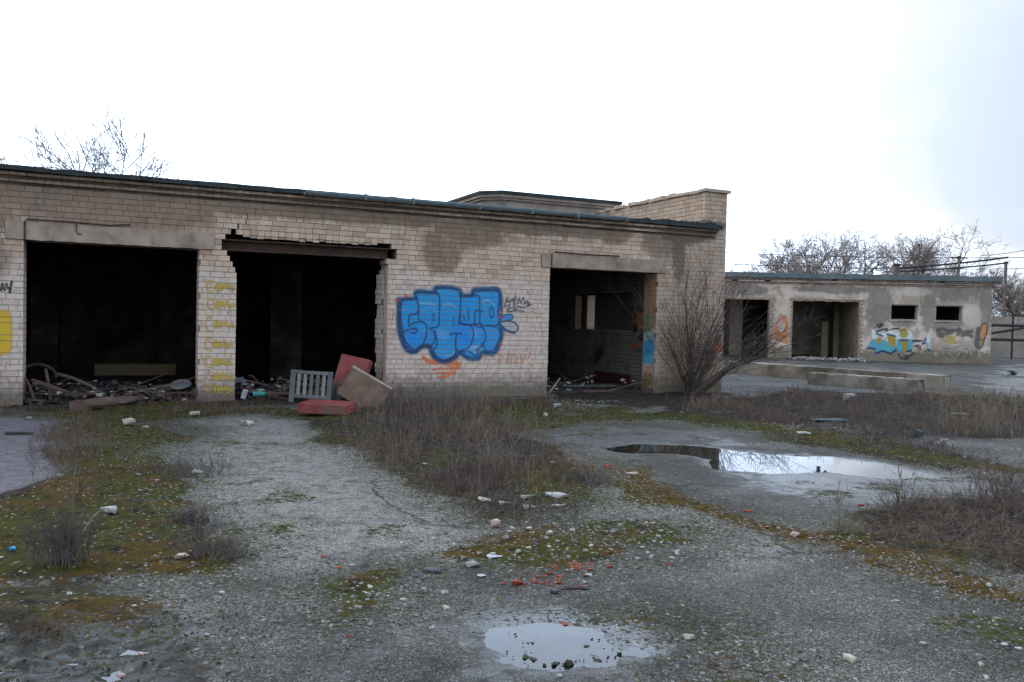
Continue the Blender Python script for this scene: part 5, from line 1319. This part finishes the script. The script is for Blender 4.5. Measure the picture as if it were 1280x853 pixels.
def stick(name, pa, pb, r, label, mat=M_BROWNWOOD, cat='stick', bow=.05, group=None):
    A, B = np.array(pa), np.array(pb); t = np.linspace(0, 1, 7)[:, None]; p = A * (1 - t) + B * t; p[:, 2] += (bow * 4 * t * (1 - t))[:, 0]
    thing_mesh(name, tube1(p - A, r, 7, r * .8), mat, A, (0, 0, 0), label, cat, group)
stick('broken_stick', onfb(63, 500, .3), onfb(57, 461, .35), .028, 'upright broken stick standing in the left doorway')
stick('broken_stick', onfb(43, 502, .2), onfb(31, 472, .3), .026, 'leaning stick beside the left jamb of the left doorway')
stick('thin_plank', onfb(72, 468, .9), onfb(132, 494, .5), .035, 'long thin pole slanting down to the log in the left doorway', M_BROWNWOOD, 'pole')
stick('broken_stick', onfb(686, 492, .1), onfb(700, 473, .5), .022, 'thin stick leaning inside the left edge of the right doorway', M_TIMBER, bow=0)
r_ = random.Random(9)
def litter(s0, s1, y0, y1, n, label, seed, zz=.18):
    r = random.Random(seed); parts = []
    for i in range(n):
        s, y = r.uniform(s0, s1), r.uniform(y0, y1); p = FB.world(s, y, r.uniform(0, zz)); a = r.uniform(0, 6.28); L_ = r.uniform(.25, 1.1); q = p + np.array([math.cos(a) * L_, math.sin(a) * L_ * .5, r.uniform(-.05, .35) * L_])
        parts.append(beam(p, q, r.uniform(.02, .12), r.uniform(.012, .04)))
    V, F = cat_geo(parts); tag(obj('wood_litter', mesh('wood_litter', V, F, M_BROWNWOOD)), label, 'wood litter', kind='stuff')
litter(.1, 2.6, -.15, 1.6, 55, 'splintered dark boards heaped in the left doorway', 3)
litter(3.5, 5.6, -.1, 1.8, 50, 'splintered dark boards heaped in the middle doorway', 4)
litter(10.1, 12.5, .3, 3., 14, 'few splintered boards on the floor of the right doorway', 5, .03)
def scraps(s0, s1, y0, y1, n, label, seed):
    r = random.Random(seed); pts = [FB.world(r.uniform(s0, s1), r.uniform(y0, y1), 0)[:2] for i in range(n)]
    V, F = heap(pts, [r.uniform(.03, .14) for _ in pts], [r.uniform(.1, .3) for _ in pts]); tag(obj('pale_scraps', mesh('pale_scraps', V, F, M_RUBBLE)), label, 'scraps', kind='stuff')
scraps(.1, 2.7, -.1, 1.8, 60, 'pale scraps lying on the dark heap in the left doorway', 6)
scraps(3.5, 5.8, -.1, 1.8, 55, 'pale scraps lying on the dark heap in the middle doorway', 7)
scraps(10., 12.7, -.3, 1.5, 40, 'pale scraps along the sill of the right doorway', 8)
c = onfb(47, 474, .8); th = np.linspace(.15, math.pi - .1, 15); p = np.stack([-.30 * np.cos(th), np.zeros(15), .26 * np.sin(th)], -1)
thing_mesh('bent_hose', tube1(p, .028, 8), M_DARKSTEEL, c, (0, 0, FB.ang), 'dark bent hose arching just inside the left doorway', 'hose')
an = np.linspace(0, 2 * np.pi, 25)[:-1]; V = [(.2 * math.cos(k), .2 * math.sin(k), .0) for k in an] + [(.17 * math.cos(k), .17 * math.sin(k), .035) for k in an] + [(.08 * math.cos(k), .08 * math.sin(k), .015) for k in an]
F = [[i, (i + 1) % 24, 24 + (i + 1) % 24, 24 + i] for i in range(24)] + [[24 + i, 24 + (i + 1) % 24, 48 + (i + 1) % 24, 48 + i] for i in range(24)] + [[48 + i for i in range(24)], [i for i in range(24)][::-1]]
M_WHITE = simple('dirty_white', (.30, .30, .295), (.44, .44, .425), 9., .7, .3, .2, dirt=(.28, .26, .24))
M_GREYW = simple('dull_grey_plastic', (.10, .105, .11), (.15, .155, .16), 6., .6, .4, .1)
thing_mesh('round_tray', (V, F), M_GREYW, onfb(226, 481, .55), (.35, 0, 0), 'round grey tray lying against the pillar in the left doorway', 'tray')
thing_mesh('rubbish_sack', box_bev(.14, .12, .18, .04, 2, .02, 4, 2), M_WHITE, on_ground(241, 499), (0, .2, .4), 'small white scrap at the left foot of the yellow-lettered pillar', 'scrap')
M_TEAL = simple('teal_plastic', (.01, .18, .17), (.02, .26, .24), 5., .4, .5, .05)
thing_mesh('teal_bottle', tube1([(0, 0, .05), (.2, 0, .05), (.24, 0, .05), (.28, 0, .05)], .055, 10, .02), M_TEAL, onfb(316, 496, -.05), (0, 0, .3), 'teal plastic bottle on the rubble right of the yellow-lettered pillar', 'bottle')
thing_mesh('white_can', tube1([(0, 0, 0), (0, 0, .16)], .05, 12), M_WHITE, onfb(304, 498, -.05), (.1, .3, 0), 'small white can beside the teal bottle', 'can')
thing_mesh('rubbish_sack', box_bev(.26, .2, .16, .05, 2, .03, 5, 3), M_GREYW, onfb(297, 483, .35), (0, .1, .3), 'crumpled grey sack against the right side of the yellow-lettered pillar', 'sack')
thing_mesh('brown_plank', box_bev(.75, .22, .04, .006, 1, .006, 3, 3), M_BROWNWOOD, FB.world(FB.at(742, 495, .25)[0], .25, .03), (0, .02, FB.ang + .1), 'short brown board on the sill of the right doorway', 'plank')
thing_mesh('grey_plank', box_bev(1.6, .2, .04, .006, 1, .006, 3, 3), M_GREYWOOD, FB.world(FB.at(740, 480, 1.6)[0], 1.6, .03), (0, .0, FB.ang - .15), 'long grey board on the floor inside the right doorway', 'plank')
M_BRRED = simple('red_brick_piece', (.16, .028, .018), (.27, .060, .038), 14., .9, .2, .4, per_object=.35, dirt=(.2, .09, .06))
a = onfb(750, 478, 5.6); b_ = onfb(792, 484, 4.2)
thing_mesh('red_board', box_bev(1.7, .06, .28, .006, 1, .006, 3, 3), simple('dull_red_board', (.05, .012, .009), (.085, .022, .016), 4.), FB.world(13.18, 2.55, .01), (.0, .0, FB.ang + math.pi / 2), 'dull red board along the foot of the inner wall in the right doorway', 'board')
V, F = box_bev(.30, .18, .14, .05, 2, .03, 4, 2)
o = empty('black_white_bag', on_ground(1262, 469), 0, 'black and white crumpled bag lying alone on the far right asphalt', 'bag')
M_BLACK = simple('black_plastic', (.012, .012, .013), (.03, .03, .032), 6., .5, .4, .2)
obj('black_half', mesh('black_half', V, F, M_BLACK), o, (.10, .05, 0)); V, F = box_bev(.36, .16, .10, .04, 2, .02, 6, 2); obj('white_half', mesh('white_half', V, F, M_WHITE), o, (-.16, -.03, 0), (0, 0, .3))

# ------------------------------------------------------------------ single stones, bricks and scraps one can point at
M_BEIGE = simple('beige_stone', (.33, .27, .20), (.48, .41, .32), 9., .9, .2, .3, per_object=.15, dirt=(.2, .16, .11))
M_PINK = simple('pinkish_stone', (.33, .22, .19), (.44, .32, .28), 9., .9, .2, .3, per_object=.15)
M_BLUE = simple('blue_plastic', (.02, .20, .45), (.04, .30, .55), 9., .4, .4, .1)
M_DKSTONE = simple('dark_slate', (.035, .042, .048), (.085, .095, .10), 9., .8, .3, .4)
M_SLAB = simple('pale_slab', (.28, .265, .235), (.41, .39, .35), 5., .85, .2, .3, 20, dirt=(.25, .22, .17))
M_LGREY = simple('light_grey_stone', (.19, .187, .175), (.31, .30, .28), 12., .9, .2, .3, per_object=.2)
ST = {'w': ('white_chunk', M_SLAB, 'stone'), 'b': ('beige_stone', M_BEIGE, 'stone'), 'p': ('pinkish_stone', M_PINK, 'stone'), 'r': ('brick_fragment', M_BRRED, 'brick'),
      'd': ('dark_stone', M_DKSTONE, 'stone'), 's': ('pale_slab', M_SLAB, 'slab'), 'g': ('grey_stone', M_LGREY, 'stone'), 'u': ('blue_scrap', M_BLUE, 'scrap'), 'k': ('white_scrap', M_WHITE, 'scrap')}
CM = {}
def stone(k, px, py, wpx, label, flat=.55, asp=1., group=None, rot=None):
    nm, mat, cat = ST[k]; p = on_ground(px, py)
    if k == 'r': flat = min(flat, .42); wpx *= .85
    w = wpx * p[1] / FPX * 1.08
    key = (mat.name, random.randrange(8), flat)
    if key not in CM: CM[key] = mesh(nm, *chunk(key[1] + 40, flat), mat)
    o = obj(nm, CM[key], None, (p[0], p[1], p[2] - .006), (0, 0, random.uniform(-.5, .5) if rot is None else rot)); o.scale = (w, w * asp, w)
    return tag(o, label, cat, group)
for a in [
    ('w', 138, 648, 22, 'white brick-sized chunk lying on the moss left of the gravel path', .5),
    ('b', 162, 534, 18, 'beige stone on the weeds before the log, left of a smaller tan one'), ('b', 182, 537, 8, 'small tan stone just right of the beige one before the log'),
    ('b', 245, 521, 16, 'flat pale-beige broken brick below the yellow-lettered pillar', .4), ('b', 229, 503, 10, 'tan stone left of the foot of the yellow-lettered pillar'),
    ('w', 304, 529, 7, 'white pebble-like stone at the top of the gravel path'), ('b', 313, 532, 11, 'tan stone at the top of the gravel path'),
    ('w', 36, 524, 6, 'small white stone at the top of the mauve slab'), ('k', 84, 537, 12, 'thin white strip among the reddish weeds', .15),
    ('k', 172, 598, 9, 'white paper scrap on the rust-brown moss', .2), ('s', 247, 591, 18, 'flat pale slab piece at the left edge of the gravel path', .2),
    ('p', 198, 606, 9, 'pinkish stone on the left moss below the pale slab piece'), ('b', 178, 617, 16, 'yellowish sliver lying on the left moss', .15, .3),
    ('u', 16, 698, 9, 'bright blue plastic scrap at the left edge', .6), ('k', 2, 707, 9, 'white scrap cut by the left edge below the blue one', .3),
    ('w', 88, 750, 9, 'pale stone at the edge of the lower left puddle'), ('w', 169, 766, 8, 'pale stone right of the brown tuft above the lower left puddle'),
    ('p', 229, 703, 20, 'flat pinkish-grey stone left of the low grey bush', .3), ('w', 278, 742, 9, 'white stone on the green moss tip below the low grey bush'),
    ('b', 260, 799, 9, 'tan stone alone on the asphalt near the lower left'), ('p', 150, 843, 15, 'pale pink stone at the bottom edge in the left puddle'), ('p', 177, 820, 9, 'reddish-tan stone at the right rim of the lower left puddle'),
    ('r', 405, 697, 10, 'upper of two red brick chips on the grey gravel left of centre'), ('r', 422, 710, 10, 'lower of two red brick chips on the grey gravel left of centre'),
    ('k', 617, 698, 23, 'large white torn sheet lying left of the red brick heap', .16), ('g', 580, 701, 11, 'pale teal-grey stone left of the grey flat stone', .6),
    ('g', 591, 708, 21, 'flat grey stone just left of the white torn sheet', .3), ('d', 541, 715, 23, 'largest dark slate piece left of the white torn sheet', .3), ('d', 519, 721, 11, 'smaller bluish dark piece left of the largest slate', .3),
    ('k', 603, 721, 14, 'white scrap below the torn sheet', .25), ('w', 463, 738, 8, 'white stone in the mossy stones left of centre'), ('b', 504, 751, 9, 'tan stone on the gravel right of the mossy stones'),
    ('b', 558, 761, 10, 'tan stone on the gravel above the near puddle'), ('g', 555, 742, 12, 'grey stone on the gravel below the slate piece'), ('r', 437, 795, 9, 'small red-brown chip on the wet asphalt at lower centre left'),
    ('p', 620, 659, 15, 'pink stone at the near tip of the middle weed patch', .7), ('w', 440, 707, 7, 'whitish stone above the mossy stones left of centre'),
    ('s', 606, 629, 22, 'leftmost pale slab sliver in the weeds mid-yard', .2, .5), ('s', 634, 634, 28, 'low pale slab in front of the others mid-yard', .2, .5), ('s', 660, 627, 30, 'long pale slab in the middle of the row mid-yard', .2, .5), ('s', 665, 637, 26, 'nearest pale slab of the row mid-yard', .2, .5), ('s', 697, 625, 32, 'tallest rounded pale slab at the right end of the row mid-yard', .22, .6), ('s', 700, 636, 24, 'small pale slab under the tall rounded one mid-yard', .25, .5),
    ('k', 532, 586, 9, 'white scrap deep in the brown weeds', .4), ('k', 692, 585, 10, 'pale pink scrap right of the bleached bush', .3),
    ('r', 838, 706, 11, 'single red brick chip right of the red heap'), ('r', 707, 779, 11, 'orange brick chip above the near puddle'), ('r', 762, 710, 12, 'red brick piece at the right end of the red heap'), ('r', 761, 693, 11, 'red brick piece above the right end of the red heap'), ('r', 738, 713, 10, 'red brick piece in the upper middle of the red heap'),
    ('r', 647, 731, 19, 'largest red brick piece at the left end of the red heap', .5), ('r', 629, 731, 9, 'red chip left of the largest brick piece'), ('k', 736, 720, 9, 'white scrap among the red bricks', .5), ('k', 732, 728, 8, 'lower white scrap among the red bricks', .4), ('d', 695, 742, 14, 'dark slate under the red brick heap', .5),
    ('b', 861, 798, 14, 'cream stone on the moss right of the near puddle', .6), ('w', 700, 846, 9, 'pale stone below the near puddle'), ('d', 638, 748, 15, 'flat dark leaf-like piece left below the red heap', .2),
    ('r', 1075, 633, 11, 'red brick piece standing in the wet ground before the long puddle', .8), ('r', 935, 640, 11, 'red chip on the mossy crack left of the long puddle'), ('r', 760, 583, 12, 'red brick piece on the moss right of the weeds', .7), ('r', 957, 662, 9, 'orange chip on the mossy crack below the red chip'), ('p', 994, 672, 12, 'pinkish stone at the right end of the mossy crack'), ('p', 790, 595, 16, 'flat blue-grey stone on the mossy crack', .3),
    ('b', 1063, 826, 17, 'tan broken brick alone on the asphalt at lower right', .6), ('w', 1154, 806, 9, 'white stone right of the tan broken brick'), ('w', 1122, 752, 8, 'white sliver on the asphalt at right', .3), ('w', 1238, 736, 10, 'pale stone on the right-hand moss'), ('w', 1255, 808, 9, 'white stone at the lower right moss'), ('b', 1228, 832, 10, 'upper tan stone in the lower right corner'), ('w', 1235, 848, 10, 'pale stone in the lower right corner'), ('w', 1273, 812, 9, 'white stone by the right edge at the bottom'),
    ('s', 1063, 503, 18, 'pale tilted slab in the weed strip', .5), ('d', 1036, 529, 46, 'large flat dark-grey slab at the edge of the weed strip', .1, .6), ('d', 1148, 548, 13, 'black lump on the gravel right of the weed strip', .8), ('p', 1181, 557, 12, 'pinkish stone right of the black lump', .8), ('s', 1200, 521, 24, 'pale thin slab in the right part of the weed strip', .12, .5), ('s', 1008, 546, 26, 'grey slab piece left of the black lump', .12, .5),
    ('d', 1023, 586, 7, 'dark stone sticking out of the bright puddle', .8), ('d', 1031, 589, 4, 'tiny dark stone beside the one in the bright puddle', .8), ('k', 697, 511, 13, 'white scrap before the left side of the right doorway', .5), ('b', 683, 521, 8, 'tan stone left below the white scrap'), ('w', 1233, 593, 6, 'white stone beyond the long puddle at right')]:
    stone(*a)
stick('dark_stick', on_ground(700, 737), on_ground(738, 737), .008, 'thin black stick under the red brick heap', M_DARKSTEEL, bow=.01)
stick('twig', on_ground(815, 822), on_ground(834, 829), .004, 'little bent twig right of the near puddle', M_DRY, bow=.015)
stick('dark_bar', on_ground(7, 545) + np.array([0, 0, .02]), on_ground(41, 545) + np.array([0, 0, .02]), .025, 'flat dark bar lying on the mauve slab', M_DARKSTEEL, bow=0)
stick('dry_stick', on_ground(102, 676) + np.array([0, 0, .02]), on_ground(126, 652) + np.array([0, 0, .04]), .006, 'thin yellowish stick leaning towards the white chunk on the left moss', M_STRAW, bow=.02)
r_ = random.Random(77)
for i in range(40):
    px, py = r_.gauss(690, 22), r_.gauss(729, 7)
    stone('r', px, py, r_.uniform(4, 11), 'small red brick crumb in the red heap before the weeds', .55, 1., 'red brick crumbs of the heap')
for i in range(60):
    px, py = r_.uniform(480, 900), r_.uniform(655, 700)
    stone(r_.choice('bgwg'), px, py, r_.uniform(4, 8), 'small pale stone bedded in the moss band across the yard', .6, 1., 'small stones in the moss band')

# gravel: loose stones too many to count
def gravel(pix, n, smin, smax, label, seed, mat, sink=.3, lift=0., clump=.6):
    xy = scatter_poly(pix, n, seed, clump); r = np.random.default_rng(seed)
    s = smin + (smax - smin) * r.random(n) ** 3; z = gz(xy[:, 0], xy[:, 1]) + lift
    V, F = heap(xy, s, z, sink); tag(obj('gravel', mesh('gravel', V, F, mat, {'tint': ('FLOAT', np.zeros(len(V)))})), label, 'gravel', kind='stuff')
M_GRAV = Mat('loose_gravel', .9, .2)
_v = M_GRAV.coords(); M_GRAV.color(M_GRAV.ramp(M_GRAV.noise(_v, 21., 3), [(.3, (.04, .038, .035)), (.48, (.11, .105, .098)), (.6, (.20, .188, .17)), (.72, (.40, .38, .34))])); M_GRAV = M_GRAV.m
gravel([(480, 700), (700, 645), (880, 640), (940, 660), (900, 695), (760, 720), (620, 735), (480, 780), (400, 760)], 2600, .006, .034, 'pale stones and grit bedded in the moss across the yard', 101, M_GRAV)
gravel([(-60, 700), (300, 690), (600, 640), (1000, 660), (1340, 760), (1340, 900), (-60, 900)], 3200, .004, .015, 'loose grit on the near asphalt', 102, M_GRAV)
gravel([(690, 512), (850, 520), (1290, 590), (1290, 560), (1000, 530), (850, 505), (690, 500)], 1800, .02, .07, 'pale rubble strewn along the far rim of the yard', 103, M_GRAV)
gravel([(60, 520), (330, 512), (420, 540), (300, 690), (60, 700)], 1500, .006, .04, 'pale bits strewn over the left moss and path', 104, M_GRAV)
gravel([(720, 590), (960, 650), (1290, 740), (1290, 790), (1000, 700), (760, 630)], 1400, .008, .045, 'pale grit along the mossy crack to the right', 105, M_GRAV)
gravel([(840, 775), (960, 830), (1010, 880), (880, 880)], 350, .008, .04, 'grit in the moss at the lower right of centre', 106, M_GRAV)
gravel([(640, 722), (690, 708), (750, 705), (755, 730), (720, 748), (660, 745)], 700, .006, .032, 'crushed red brick dust and crumbs under the heap', 113, M_BRRED, .4)
M_MUCK = simple('wet_dark_moss', (.018, .018, .010), (.05, .045, .024), 20., .8, .3, .5)
gravel([(630, 790), (740, 790), (775, 815), (740, 834), (650, 828)], 90, .012, .07, 'dark clods standing in the near puddle', 107, M_MUCK, .3, .012, 0.)
gravel([(690, 760), (860, 770), (930, 810), (900, 840), (820, 800), (720, 785)], 300, .01, .045, 'dark moss crumbs around the near puddle', 108, M_MUCK)
gravel([(-60, 740), (200, 750), (330, 780), (300, 880), (-60, 880)], 600, .006, .03, 'dark clods and crumbs in the lower left wet ground', 109, M_MUCK, .3, .004, 0.)
gravel([(280, 720), (480, 740), (620, 780), (600, 880), (260, 880)], 700, .006, .03, 'dark mossy crumbs over the wet near asphalt', 110, M_MUCK, .3, 0., 0.)
gravel([(380, 715), (520, 690), (640, 700), (560, 760), (450, 790), (400, 770)], 900, .008, .04, 'dark moss crumbs and stones left of the red heap', 111, M_MUCK)
gravel([(80, 540), (250, 530), (330, 690), (120, 720)], 900, .006, .03, 'dark crumbs over the left moss', 112, M_MUCK)
